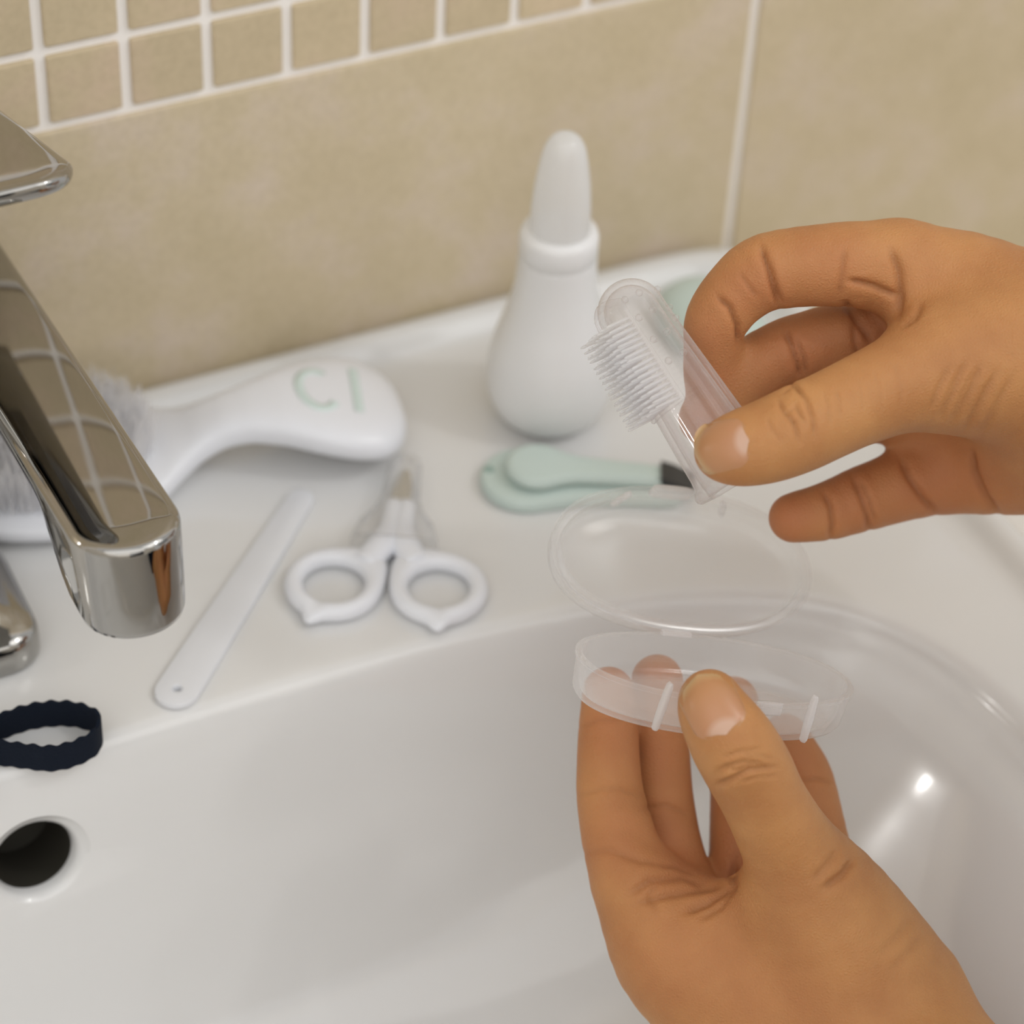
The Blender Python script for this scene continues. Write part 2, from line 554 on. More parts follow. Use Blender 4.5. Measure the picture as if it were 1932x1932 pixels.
# lever
rings = []
ly0, lz0, ls = -33.0, 137.0, 0.345
for d, dz in ((7, 0.15), (3, 0.1), (1.2, -0.15), (0.4, -0.7), (0, -1.6), (0.0, -3.2), (0.5, -4.6), (2, -5.4), (7, -5.8)):
    o = arc_end(-64 + d, -21 - d, -6, -104.5 + d, max(13 - d * .5, 3), 10)
    rings.append(np.column_stack([o, lz0 + ls * (ly0 - o[:, 1]) + dz]))
V, Fc = loft(rings)
link('lever', mesh_mm('lever', V, Fc, TO), MAT['chrome'], tap, angle=60)


def boolean_cut(obj, V, Fc, mats=None):
    me = mesh_mm('cut', V, Fc, (0, 0, 0))
    c = link('cut', me, mats, smooth=False)
    c.location = (0, 0, DZ)
    b = obj.modifiers.new('cut', 'BOOLEAN')
    b.object = c
    b.operation = 'DIFFERENCE'
    b.solver = 'EXACT'
    bpy.context.view_layer.update()
    n = bpy.data.meshes.new_from_object(obj.evaluated_get(bpy.context.evaluated_depsgraph_get()))
    obj.modifiers.clear()
    obj.data = n
    bpy.data.objects.remove(c)
    n.polygons.foreach_set('use_smooth', [True] * len(n.polygons))
    n.set_sharp_from_angle(angle=math.radians(40))


# ------------------------------------------------------------------ nasal aspirator
AO = (137.4, -59.4, 0)
asp = tag(empty('nasal_aspirator', W(AO)), 'white squeeze-bulb nasal aspirator standing upright on the rear deck of the washbasin', 'nasal aspirator')
body_p = smooth_path([(9.5, 0.0), (13.2, 1.2), (16.8, 5), (19.2, 11), (19.8, 18), (19.0, 26), (17.0, 34), (14.6, 42), (12.9, 50), (12.2, 57), (12.0, 62.5)], 5)
V, Fc = loft(lathe_rings([(3, 0.6), (7, 0.1)] + [tuple(p) for p in body_p] + [(11.2, 63.2), (8, 63.4)], 56, AO[0], AO[1]))
link('bulb', mesh_mm('bulb', V, Fc, AO), MAT['bulb'], asp)
V, Fc = loft(lathe_rings([(9, 62.2), (11.6, 62.4), (12.0, 63), (12.0, 69.5), (11.5, 71.0), (10.2, 71.8), (8, 72)], 48, AO[0], AO[1]))
link('collar', mesh_mm('collar', V, Fc, AO), MAT['bulb'], asp)
tip_p = smooth_path([(9.2, 71.6), (9.1, 75), (8.8, 82), (8.0, 90), (6.8, 97.5), (5.6, 101.5), (3.8, 104.0), (1.6, 105.0)], 4)
V, Fc = loft(lathe_rings([tuple(p) for p in tip_p], 40, AO[0], AO[1]))
link('nozzle', mesh_mm('nozzle', V, Fc, AO), frosted('nozzle_plastic', clear=0.22, milk=(0.93, 0.94, 0.95), edge=0.3, rough=0.15), asp)['label'] = 'translucent white nozzle with a rounded tip'

# ------------------------------------------------------------------ baby hair brush
BO = np.array([-13.6, -30.5, 0.0])
be = np.array([103.0, -18.5]); be /= np.linalg.norm(be)
bp = np.array([-be[1], be[0]])
brush = tag(empty('baby_hairbrush', W(BO)), 'white baby hairbrush with soft pale bristles lying behind the tap', 'hairbrush')


def blend(x, xs, ys):
    P = smooth_path(list(zip(xs, ys)), 12)
    return np.interp(x, P[:, 0], P[:, 1])


hx = [-44, -42, -36, -24, -10, 4, 18, 29, 37, 43, 50, 58, 68, 78, 88, 96, 102, 105.4, 106.6]
hw = [0.5, 8, 18, 26.5, 30.5, 31, 27.5, 20, 13.5, 10.5, 9.8, 11.4, 15.4, 19.8, 22.4, 21.8, 17, 10.2, 0.6]
hzc = [6, 6, 6, 6, 6, 6, 6, 6.5, 9, 12, 15, 16.5, 16.5, 15, 13, 11.3, 10, 9.5, 9.4]
hth = [3, 4, 5.2, 6, 6, 6, 6, 6, 6.2, 6.2, 6, 6, 6.6, 7.2, 7.4, 7.2, 6, 4, 0.5]
xs = np.concatenate([np.linspace(-44, -38, 10), np.linspace(-37, 98, 70), np.linspace(98.8, 106.6, 14)])
rings = []
for x in xs:
    w, zc, th = max(blend(x, hx, hw), .3), np.interp(x, hx, hzc), max(np.interp(x, hx, hth), .3)
    sec = sell(w, th, 2.6, 36)
    tilt = 0.0
    rings.append(np.array([list(BO[:2] + be * x + bp * a) + [zc + b] for a, b in sec]))
V, Fc = loft(rings)
link('handle', mesh_mm('handle', V, Fc, BO), MAT['white'], brush)
# bristles: a soft dense pad of hairs on the head
bv, bf = [], []
for _ in range(3200):
    t, r = rng.uniform(0, 2 * math.pi), math.sqrt(rng.uniform(0, 1))
    px, py = -5 + 33.5 * r * math.cos(t), 26 * r * math.sin(t)
    root = np.array(list(BO[:2] + be * px + bp * py) + [11.5])
    h = rng.uniform(12.5, 15.5)
    lean = rng.normal(0, 0.8, 2) + np.array([px, py]) * 0.035
    tip = root + np.array(list(be * lean[0] + bp * lean[1]) + [h])
    k = len(bv)
    for q in range(3):
        a = q * 2.094 + t
        bv.append(root + 0.28 * np.array([math.cos(a), math.sin(a), 0]))
    for q in range(3):
        a = q * 2.094 + t
        bv.append(tip + 0.16 * np.array([math.cos(a), math.sin(a), 0]))
    bf += [(k, k + 1, k + 4, k + 3), (k + 1, k + 2, k + 5, k + 4), (k + 2, k, k + 3, k + 5), (k + 3, k + 4, k + 5)]
bm_ = link('bristles', mesh_of('bristles', (np.array(bv) - BO) * MM, bf), MAT['bristle_white'], brush, smooth=False)
bm_['kind'] = 'stuff'


# the faded print on the end of the handle: a broken ring beside a bar
def on_handle(a, b):
    w, zc, th = blend(a, hx, hw), np.interp(a, hx, hzc), np.interp(a, hx, hth)
    z = zc + th * max(0, 1 - abs(b / w) ** 2.6) ** (1 / 2.6)
    return np.array(list(BO[:2] + be * a + bp * b) + [z])


def print_strip(pts, half):
    P = np.array(pts, float)
    T = np.gradient(P, axis=0); T /= np.linalg.norm(T, axis=1)[:, None]
    Nn = np.stack([-T[:, 1], T[:, 0]], 1)
    V, Fq = [], []
    for p, n in zip(P, Nn):
        for k in (-1, 1):
            q = p + n * half * k
            V.append(on_handle(*q) + np.array([0, 0, 0.12]))
        for k in (-1, 1):
            q = p + n * half * k
            V.append(on_handle(*q) + np.array([0, 0, -0.3]))
    for i in range(len(P) - 1):
        a, b = 4 * i, 4 * i + 4
        Fq += [(a, a + 1, b + 1, b), (a, b, b + 2, a + 2), (a + 1, a + 3, b + 3, b + 1)]
    return V, Fq


ring_pts = [(80.0 + 5.6 * math.cos(t), 0.5 + 9.2 * math.sin(t)) for t in np.linspace(0.9, 5.5, 34)]
V, Fc = print_strip(ring_pts, 1.5)
link('logo_ring', mesh_mm('logo_ring', V, Fc, BO), MAT['mint_print'], brush)
V, Fc = print_strip([(90.5 + 0.15 * k, -10.5 + k * 1.1) for k in np.linspace(0, 20, 20)], 1.5)
link('logo_bar', mesh_mm('logo_bar', V, Fc, BO), MAT['mint_print'], brush)

# ------------------------------------------------------------------ nail file
FA, FB = np.array([-18.0, -133.2]), np.array([52.5, -64.8])
fe = (FB - FA) / np.linalg.norm(FB - FA)
fp = np.array([fe[1], -fe[0]])
FL = np.linalg.norm(FB - FA)
L1, R1, R2 = FL, 6.3, 4.1


def file_outline(d):
    pts = []
    for t in np.linspace(math.pi / 2, 3 * math.pi / 2, 18):
        pts.append((R1 + (R1 - d) * math.cos(t), (R1 - d) * math.sin(t)))
    for a in np.linspace(R1, L1 - R2, 14)[1:-1]:
        f = (a - R1) / (L1 - R1 - R2)
        pts.append((a, -(R1 + (R2 - R1) * f ** 1.3 - d)))
    for t in np.linspace(-math.pi / 2, math.pi / 2, 14):
        pts.append((L1 - R2 + (R2 - d) * math.cos(t), (R2 - d) * math.sin(t)))
    for a in np.linspace(L1 - R2, R1, 14)[1:-1]:
        f = (a - R1) / (L1 - R1 - R2)
        pts.append((a, R1 + (R2 - R1) * f ** 1.3 - d))
    return pts


rings = []
for d, z in ((0.5, 0), (0, 0.4), (0, 1.5), (0.2, 1.9), (0.7, 2.1)):
    rings.append(np.array([list(FA + fe * a + fp * b) + [z] for a, b in file_outline(d)]))
V, Fc = loft(rings, close_start=False, close_end=False)
n0 = len(rings[0])
Fc += [tuple(range(n0)), tuple(range(4 * n0, 5 * n0))]
FO = (FA[0], FA[1], 0)
nail_file = link('nail_file', mesh_mm('nail_file', V, Fc, (0, 0, 0)), MAT['file'], angle=50)
nail_file.location = (0, 0, DZ)
hc = FA + fe * 6.6
boolean_cut(nail_file, *loft(lathe_rings([(1.25, -1), (1.25, 1.2), (1.5, 1.95), (1.9, 2.4), (1.9, 4)], 20, hc[0], hc[1])))
tag(nail_file, 'white plastic nail file with a hanging hole lying beside the tap spout', 'nail file')

# ------------------------------------------------------------------ baby scissors under a clear cap
RL, RR = np.array([43.0, -108.0]), np.array([70.3, -121.8])
se = np.array([0.50, 0.866]); sp = np.array([0.866, -0.5])
SO = np.array([60.0, -104.0, 0])
sci = tag(empty('baby_scissors', W(SO)), 'white baby nail scissors with two finger rings, blades under a clear cap', 'scissors')
PIV = np.array([70.8, -91.5])


def scissor_handle(c, sgn):
    """finger ring with a pointed rest, and a shank up to the pivot"""
    n, m = 64, 14
    rings = []
    for t in np.linspace(0, 2 * math.pi, n, endpoint=False):
        # t = 0 along +sp
        rad = 11.7
        tubw = 2.75
        rest = math.exp(-((math.atan2(math.sin(t - REST[sgn]), math.cos(t - REST[sgn]))) / 0.17) ** 2)
        inner = math.exp(-((math.atan2(math.sin(t - ROOT[sgn]), math.cos(t - ROOT[sgn]))) / 0.5) ** 2)
        d = sp * math.cos(t) + se * math.sin(t)
        ow = tubw + 3.6 * rest + 4.2 * inner
        sec = []
        for a in np.linspace(0, 2 * math.pi, m, endpoint=False):
            r = rad + (ow if math.cos(a) > 0 else tubw) * math.cos(a)
            sec.append(list(c + d * r) + [2.9 + 2.9 * math.sin(a) * (1 - 0.25 * rest)])
        rings.append(np.array(sec))
    rings.append(rings[0])
    V, F1 = loft(rings, False, False)
    # shank
    root = c + 11.5 * (sp * math.cos(ROOT[sgn]) + se * math.sin(ROOT[sgn]))
    path = smooth_path([list(root) + [3.0], list(root * .45 + (PIV + sp * 1.6 * -sgn) * .55 + sp * sgn * 0.2) + [3.4], list(PIV + sp * 1.8 * sgn - se * 1.5) + [3.6], list(PIV + se * 9 + sp * 2.0 * sgn) + [3.6]], 6)
    T = tube(path, np.interp(np.linspace(0, 1, len(path)), [0, .35, .6, 1], [4.6, 4.6, 3.6, 2.6]), 12, 0.8)
    V2, F2 = loft(T)
    o = len(V)
    return V + V2, F1 + [tuple(i + o for i in f) for f in F2]


ROOT = {-1: 0.85, 1: 2.25}
REST = {-1: -1.9, 1: -1.5}
for c, sgn in ((RL, -1), (RR, 1)):
    V, Fc = scissor_handle(c, sgn)
    link('handle', mesh_mm('handle', V, Fc, SO), MAT['white'], sci)
for sgn in (-1, 1):
    b0 = PIV + se * 8 + sp * 1.2 * sgn
    b1 = PIV + se * 24 + sp * 0.6 * sgn
    V = []
    for p, w in ((b0, 1.9), (PIV + se * 17 + sp * sgn, 1.7), (b1, 0.7)):
        for dz in (3.0 + 0.5 * sgn, 3.9 + 0.5 * sgn):
            V += [list(p - sp * w) + [dz], list(p + sp * w) + [dz]]
    Fc = [(0, 1, 3, 2)]
    for k in (0, 4):
        Fc += [(k, k + 4, k + 5, k + 1), (k + 2, k + 3, k + 7, k + 6), (k, k + 2, k + 6, k + 4), (k + 1, k + 5, k + 7, k + 3)]
    Fc += [(8, 10, 11, 9)]
    link('blade', mesh_mm('blade', V, Fc, SO), MAT['steel'], sci, smooth=False)
# cap: a hollow clear sheath, wide at the mouth
cap_w = [(-11.5, 13.2), (-9.0, 12.9), (-2.5, 11.2), (2.5, 7.8), (8, 6.0), (16, 5.6), (24, 5.2), (27.5, 4.0), (29.2, 1.2)]
rings = []
for shell in (0, 1):
    seq = cap_w if shell == 0 else cap_w[::-1]
    for a, w in seq:
        ww = w - 0.8 * shell
        th = (4.6 - 0.8 * shell) * min(1, (30.2 - a) / 6) ** .5
        if shell and a > 27:
            a -= 0.8
        sec = sell(max(ww, .3), max(th, .3), 3.0, 36)
        rings.append(np.array([list(PIV + se * a + sp * q) + [4.7 + r] for q, r in sec]))
rings.append(rings[0])
V, Fc = loft(rings, False, False)
link('blade_cap', mesh_mm('blade_cap', V, Fc, SO), MAT['cap'], sci)['label'] = 'clear plastic cap over the blades'

# ------------------------------------------------------------------ mint nail clipper
ce = np.array([156.0 - 115.3, -108.1 + 86.4]); ce /= np.linalg.norm(ce)
cp = np.array([-ce[1], ce[0]])
CO = np.array([115.6, -87.6, 0.0])
clipper = tag(empty('nail_clipper', W(CO)), 'mint green baby nail clipper with a round thumb pad lying in front of the aspirator', 'nail clipper')


def plan_solid(prof_w, layers, mapz=None, n=30):
    """prof_w(x) half width over xs; layers: (inset, z)"""
    xs_, ws_ = prof_w
    rings = []
    for d, z in layers:
        pts = [(x, max(w - d, .05)) for x, w in zip(xs_, ws_)] + [(x, -max(w - d, .05)) for x, w in zip(xs_[::-1], ws_[::-1])]
        # pull the ends in too
        x0, x1 = xs_[0], xs_[-1]
        k = (x1 - x0 - 2 * d) / (x1 - x0)
        rings.append(np.array([list(CO[:2] + ce * (x0 + d + (x - x0) * k) + cp * w) + [z + (mapz(x) if mapz else 0)] for x, w in pts]))
    V, F_ = loft(rings, False, False)
    m = len(rings[0])
    h = m // 2
    for b, in ((0,), ((len(rings) - 1) * m,)):
        for i in range(h - 1):
            F_.append((b + i, b + i + 1, b + m - 2 - i, b + m - 1 - i))
    return V, F_


def shape(keys, n=60):
    P = smooth_path(keys, 8)
    return list(P[:, 0]), list(np.maximum(P[:, 1], .05))


plate = [(-14 + 14 * (1 - math.cos(t)), 13.6 * math.sin(t)) for t in np.linspace(0.03, 1.9, 18)]
plate = plate + [(9, 11.6), (16, 9.6), (24, 8.6), (34, 8.2), (42, 8.0), (46, 7.2), (48, 5.2), (48.7, 1)]
plate = ([p[0] for p in plate], [p[1] for p in plate])
V, Fc = plan_solid(plate, ((0.8, 0), (0.1, 0.7), (0, 1.6), (0.1, 3.2), (0.5, 4.1), (1.4, 4.6)))
link('base_plate', mesh_mm('base_plate', V, Fc, CO), MAT['mint'], clipper, angle=50)
lever = [(-6.5 + 9.5 * (1 - math.cos(t)), 9.6 * math.sin(t)) for t in np.linspace(0.03, 2.1, 18)]
lever = lever + [(11.5, 6.6), (16, 5.4), (24, 4.9), (34, 4.6), (41, 4.3), (43.6, 3.2), (44.4, 0.6)]
lever = ([p[0] for p in lever], [p[1] for p in lever])
V, Fc = plan_solid(lever, ((1.2, 0), (0.2, 0.8), (0, 1.8), (0.3, 3.0), (1.2, 3.8), (2.4, 4.1)), mapz=lambda x: 6.0 - 0.035 * x)
link('thumb_lever', mesh_mm('thumb_lever', V, Fc, CO), MAT['mint'], clipper, angle=50)
V, Fc = loft(lathe_rings([(1.6, 3), (1.6, 7.5), (2.6, 7.6), (2.6, 8)], 20, *(CO[:2] + ce * 30)))
link('pivot_post', mesh_mm('pivot_post', V, Fc, CO), MAT['steel'], clipper)
V, Fc = loft(lathe_rings([(0.2, 4.7), (1.5, 4.75), (1.7, 4.5), (1.7, 4.0)], 20, *(CO[:2] + ce * -11.3 + cp * 1.2)))
link('keyring_dimple', mesh_mm('keyring_dimple', V, Fc, CO), simple('mint_dark', (0.30, 0.42, 0.38), 0.5), clipper)
jaw = []
for a, w, z0, z1 in ((41, 4.0, 3.6, 9.6), (45, 4.2, 3.6, 8.2), (49, 4.2, 4.0, 6.2), (51.5, 4.0, 4.3, 5.0)):
    jaw.append(np.array([list(CO[:2] + ce * a + cp * w) + [z0], list(CO[:2] + ce * a - cp * w) + [z0], list(CO[:2] + ce * a - cp * w) + [z1], list(CO[:2] + ce * a + cp * w) + [z1]]))
V, Fc = loft(jaw)
link('jaw', mesh_mm('jaw', V, Fc, CO), MAT['black'], clipper, smooth=False)['label'] = 'dark metal cutting jaw'

# ------------------------------------------------------------------ mint oval tool behind the upper hand
MO = np.array([207.0, -42.0, 0])
rings = []
for d, z in ((1.0, 0), (0.2, 0.6), (0, 2.0), (0.0, 4.0), (0.8, 6.6), (2.8, 8.6), (6, 10.0), (10, 10.8)):
    p = sell(16.5 - d, 22 - d, 2.2, 56, MO[0], MO[1])
    rings.append(np.column_stack([p, np.full(56, z)]))
V, Fc = loft(rings)
m2 = link('mint_comb_case', mesh_mm('mint_comb_case', V, Fc, MO), MAT['mint'])
m2.location = W(MO)
tag(m2, 'pale mint green oval case in the rear corner, half hidden by the upper hand', 'case')

# ------------------------------------------------------------------ navy ribbon loop
rp = [(-84, -128.5), (-78, -127.8), (-72.6, -126.9), (-63.3, -125.8), (-55.6, -125.4), (-49.3, -126.6), (-43.6, -129.3), (-39.8, -133.2), (-38.6, -137.0), (-41.9, -141.6), (-48.2, -143.3), (-54.7, -142.5), (-60.2, -139.2), (-66.2, -135.2), (-73.5, -131.0), (-79, -129.2), (-84, -128.9)]
P = smooth_path([list(p) for p in rp], 12)
T = np.gradient(P, axis=0); T /= np.linalg.norm(T, axis=1)[:, None]
Nn = np.stack([-T[:, 1], T[:, 0]], 1)
S = np.concatenate([[0], np.cumsum(np.linalg.norm(np.diff(P, axis=0), axis=1))])
wav = 0.42 * np.sin(S * 2 * math.pi / 4.3)
rings = []
for p, n, w in zip(P, Nn, wav):
    a, b = p + n * 0.45, p - n * 0.45
    lo, hi = 0.35 - 0.5 * w, 9.6 + w
    rings.append(np.array([list(a) + [lo], list(a) + [(lo + hi) / 2], list(a) + [hi], list(b) + [hi], list(b) + [(lo + hi) / 2], list(b) + [lo]]))
V, Fc = loft(rings)
RO = np.array([-60.0, -133.0, 0])
rib = tag(empty('ribbon_loop', W(RO)), 'navy blue woven ribbon loop with scalloped edges on the edge of the basin deck', 'ribbon')
link('band', mesh_mm('band', V, Fc, RO), MAT['navy'], rib, angle=60)
path = smooth_path([(-104, -130, 3.2), (-93, -135, 3.2), (-82, -140, 3.0), (-73.0, -143.6, 2.8)], 5)
V, Fc = loft(tube(path, np.interp(np.linspace(0, 1, len(path)), [0, .8, 1], [4.6, 4.6, 3.4]), 16, 0.66))
link('end_piece', mesh_mm('end_piece', V, Fc, RO), MAT['white'], rib)['label'] = 'white plastic end piece'

# ------------------------------------------------------------------ finger toothbrush (held)
DB = 680.5
PXB = FPX / DB
b_base, b_tip = camspace(1392, 899, DB), camspace(1157, 536, DB + 6)
ax = b_tip - b_base
TL = np.linalg.norm(ax); ax /= TL
tow = np.array([0, 0, 1.0]); tow -= ax * (tow @ ax); tow /= np.linalg.norm(tow)
lef = np.cross(ax, tow)
if lef[0] > 0:
    lef = -lef
bd = lef * math.cos(math.radians(40)) + tow * math.sin(math.radians(40))      # the side the bristles grow on
bq = np.cross(ax, bd)
BRO = cam2mm(b_base)
tb = tag(empty('finger_toothbrush', W(BRO)), 'clear silicone finger toothbrush with a pad of bristles held between thumb and fingers', 'toothbrush')


def cam_mesh(name, verts, faces, origin_mm):
    q = cam2mm(np.array(verts)) - np.asarray(origin_mm)
    return fix_normals(mesh_of(name, q * MM, faces))


def brush_pt(s, r, ang):
    return b_base + ax * s + r * (math.cos(ang) * bd + math.sin(ang) * bq)


def rad_at(s):
    body = np.interp(s, [0, 10, 45], [11.2, 10.8, 8.9])
    ds = s - (TL - 8.9)
    if ds > 0:
        body = 8.9 * math.sqrt(max(0, 1 - (ds / 8.9) ** 2))
    return body


prof_o = [(10.4, -1.2), (11.8, -1.0), (12.5, -0.2), (12.6, 0.8), (12.1, 1.8), (11.4, 2.4), (11.2, 3.4)] + [(rad_at(s), s) for s in np.linspace(5, TL - 9, 12)] + [(rad_at(s), s) for s in TL - 8.9 + 8.9 * np.sin(np.linspace(0.1, 1.5, 12))]
prof_i = [(9.0, -1.0), (9.2, 2)] + [(rad_at(s) - 1.7, s) for s in np.linspace(5, TL - 10, 8)] + [((8.9 - 1.7) * math.cos(t), TL - 8.9 + (8.9 - 1.7) * math.sin(t)) for t in np.linspace(0.1, 1.5, 9)]
ang = np.linspace(0, 2 * math.pi, 56, endpoint=False)
mk = lambda pr_: [np.array([brush_pt(s, r, a) for a in ang]) for r, s in pr_]
ro, ri = mk(prof_o), mk(prof_i)
V, Fc = loft(ro[::-1] + ri, True, True)
link('sleeve', cam_mesh('sleeve', V, Fc, BRO), MAT['silicone'], tb)
# bristle pad: raised curved plate with a rim
pa = math.radians(44)
rings = []
for e, h in ((0, -0.3), (0, 0.7), (0.35, 1.1), (0.9, 1.15), (1.5, 0.75), (2.2, 0.6)):
    loop = []
    s0, s1 = 23.0 + e, TL - 3.4 - e
    da = e / 9.0
    for a in np.linspace(-pa + da, pa - da, 14):
        loop.append((s0, a))
    for s in np.linspace(s0, s1, 16)[1:-1]:
        loop.append((s, pa - da))
    for a in np.linspace(pa - da, -pa + da, 14):
        loop.append((s1 - 2.2 * (a / pa) ** 2, a))
    for s in np.linspace(s1, s0, 16)[1:-1]:
        loop.append((s, -pa + da))
    rings.append(np.array([brush_pt(s, max(rad_at(min(s, TL - 4.5)), 7.0) + h, a) for s, a in loop]))
V, Fc = loft(rings, False, False)
link('bristle_plate', cam_mesh('bristle_plate', V, Fc, BRO), MAT['silicone'], tb)
# each bristle a tapered pin; one shared mesh
bv, bf = loft([np.array([[r * math.cos(t), r * math.sin(t), z] for t in np.linspace(0, 2 * math.pi, 7)[:-1]]) * MM for r, z in ((0.52, 0), (0.48, 4), (0.38, 8.2), (0.2, 9.0))], False, True)
pin = fix_normals(mesh_of('bristle', bv, bf))
pin.materials.append(MAT['pin'])
pin.polygons.foreach_set('use_smooth', [True] * len(pin.polygons))
for i in range(17):
    s = 24.4 + i * 1.52
    if s > TL - 5.5:
        break
    for j in range(8):
        a = math.radians(-36 + j * 72 / 7)
        r0 = max(rad_at(min(s, TL - 5)), 7.4)
        root = brush_pt(s, r0, a)
        ht = (r0 + 8.6) - r0 * math.cos(a)
        if j in (0, 7):
            ht -= 1.0
        splay = (bd + 0.07 * bq * (j - 3.5) / 3.5 + ax * rng.normal(0, 0.02))
        splay /= np.linalg.norm(splay)
        o = bpy.data.objects.new('bristle', pin)
        COL.objects.link(o)
        wd = Vector(ROT @ splay)
        loc = cam2mm(root) - BRO
        o.matrix_local = Matrix.Translation(Vector(loc * MM)) @ wd.to_track_quat('Z', 'Y').to_matrix().to_4x4() @ Matrix.Diagonal((1, 1, ht / 9.0, 1))
        o.parent = tb
# little nubs on the smooth side
nub = bpy.data.meshes.new('nub')
bmn = bmesh.new(); bmesh.ops.create_icosphere(bmn, subdivisions=2, radius=0.0010); bmn.to_mesh(nub); bmn.free()
nub.polygons.foreach_set('use_smooth', [True] * len(nub.polygons))
nub.materials.append(MAT['silicone'])
row0 = np.array([1300.0, 615.0])
nub_px = [(1239, 545), (1205, 560), (1179, 574), (1263, 577), (1230, 592), (1205, 608), (1298, 616), (1256, 632), (1231, 647), (1325, 655), (1287, 671), (1259, 687), (1272, 600)]
for u, v in nub_px:
    # find the point of the sleeve's near side under that spot
    best = None
    for s in np.linspace(12, TL - 0.4, 120):
        r = rad_at(s)
        cpt = b_base + ax * s
        q = camspace(u, v, -cpt[2])
        off = (q - cpt) @ lef
        al = (q - cpt) @ ax
        if abs(al) < 0.6 and abs(off) <= r * 1.08:
            best = (abs(al), s, max(-.999, min(.999, off / r)), r)
            break
    if best is None:
        continue
    _, s, c, r = best
    pt = b_base + ax * s + lef * r * c + tow * r * math.sqrt(1 - c * c)
    o = bpy.data.objects.new('nub', nub)
    COL.objects.link(o)
    o.location = Vector((cam2mm(pt) - BRO) * MM)
    o.parent = tb

# ------------------------------------------------------------------ travel case (held open)
DCASE = 682.0
hinge = camspace(1300, 1196, DCASE + 27)


def rot_case(p, yaw=math.radians(19), roll=math.radians(-6)):
    x, y, z = p
    x, z = x * math.cos(yaw) + z * math.sin(yaw), z * math.cos(yaw) - x * math.sin(yaw)
    x, y = x * math.cos(roll) - y * math.sin(roll), y * math.cos(roll) + x * math.sin(roll)
    return np.array([x, y, z])


e1, e2 = math.radians(20), math.radians(25)
CA = rot_case((1, 0, 0))
T_in, T_up = rot_case((0, -math.sin(e1), math.cos(e1))), rot_case((0, math.cos(e1), math.sin(e1)))
L_in, L_up = rot_case((0, math.cos(e2), -math.sin(e2))), rot_case((0, math.sin(e2), math.cos(e2)))
CW, CB = 37.8, 20.6
CSO = cam2mm(hinge)
case = tag(empty('toothbrush_case', W(CSO)), 'small clear oval travel case held open in the lower hand', 'case')


def shell_half(inn, up, depth, wall, cw, cb, dome=0.0, off=0.9):
    def P(a, b, h):
        return hinge + CA * a + inn * (b + cb + off) + up * h
    rings = []
    seq = [(0, -depth, 0), ]
    outer = [(3.2, -depth), (1.6, -depth + 0.5), (0.7, -depth + 1.8), (0.25, -depth * .45), (0, -0.9), (-0.55, -0.8), (-0.6, 0.0), (0.15, 0.25)]
    inner = [(wall, 0.05), (wall + 0.2, -depth * .45), (wall + 0.8, -depth + 2.4), (wall + 1.8, -depth + 1.5), (wall + 3.2, -depth + 1.1)]
    for d, h in [(26, -depth - dome), (14, -depth - dome * .8), (7, -depth - dome * .35)]:
        f = 1 - d / 40
        p = sell(max(cw - d, 4), max(cb - d * .68, 2.5), 2.25, 84)
        rings.append(np.array([P(a, b, h) for a, b in p]))
    for d, h in outer + inner:
        p = sell(cw - d, cb - d, 2.25, 84)
        rings.append(np.array([P(a, b, h) for a, b in p]))
    for d, h in [(7 + wall, -depth + 1.0 - dome * .35), (14 + wall, -depth + 1.0 - dome * .8), (26 + wall, -depth + 1.0 - dome)]:
        p = sell(max(cw - d, 3), max(cb - d * .68, 2), 2.25, 84)
        rings.append(np.array([P(a, b, h) for a, b in p]))
    return loft(rings), P


(Vt, Ft), PT = shell_half(T_in, T_up, 11.5, 1.1, CW, CB)
tray = link('tray', cam_mesh('tray', Vt, Ft, CSO), MAT['case'], case, angle=60)
(Vl, Fl), PL = shell_half(L_in, L_up, 8.2, 2.3, CW - 0.2, CB, dome=1.2)
lid = link('lid', cam_mesh('lid', Vl, Fl, CSO), MAT['case'], case, angle=60)
# hinge strap, retaining ribs, catches
V = []
for a in (-4.2, 4.2):
    for b, h in ((0.6, 0.2), (0.6, -0.9), (-1.2, -0.9), (-1.2, 0.2)):
        V.append(hinge + CA * (a - 3.5) + T_in * b + T_up * h)
link('hinge', cam_mesh('hinge', V, [(0, 1, 5, 4), (1, 2, 6, 5), (2, 3, 7, 6), (3, 0, 4, 7), (0, 3, 2, 1), (4, 5, 6, 7)], CSO), MAT['clip'], case, smooth=False)


def rib_mesh(P, a0, lean, h0, h1, cw, cb, thick=1.0, b_in=1.6, front=1):
    """a narrow upright rib on the inside of a wall"""
    y = front * cb * (1 - abs(a0 / cw) ** 2.25) ** (1 / 2.25)
    rings = []
    for h, w in ((h0, 0.7), (h0 + 0.5, 1.05), ((h0 + h1) / 2, 1.25), (h1 - 1.2, 1.0), (h1 - 0.3, 0.75), (h1, 0.3)):
        f = (h - h0) / (h1 - h0)
        a = a0 + lean * f
        sec = [(math.cos(t) * w, math.sin(t) * thick) for t in np.linspace(0, 2 * math.pi, 12, endpoint=False)]
        rings.append(np.array([P(a + q, y - front * b_in + r, h) for q, r in sec]))
    return loft(rings)


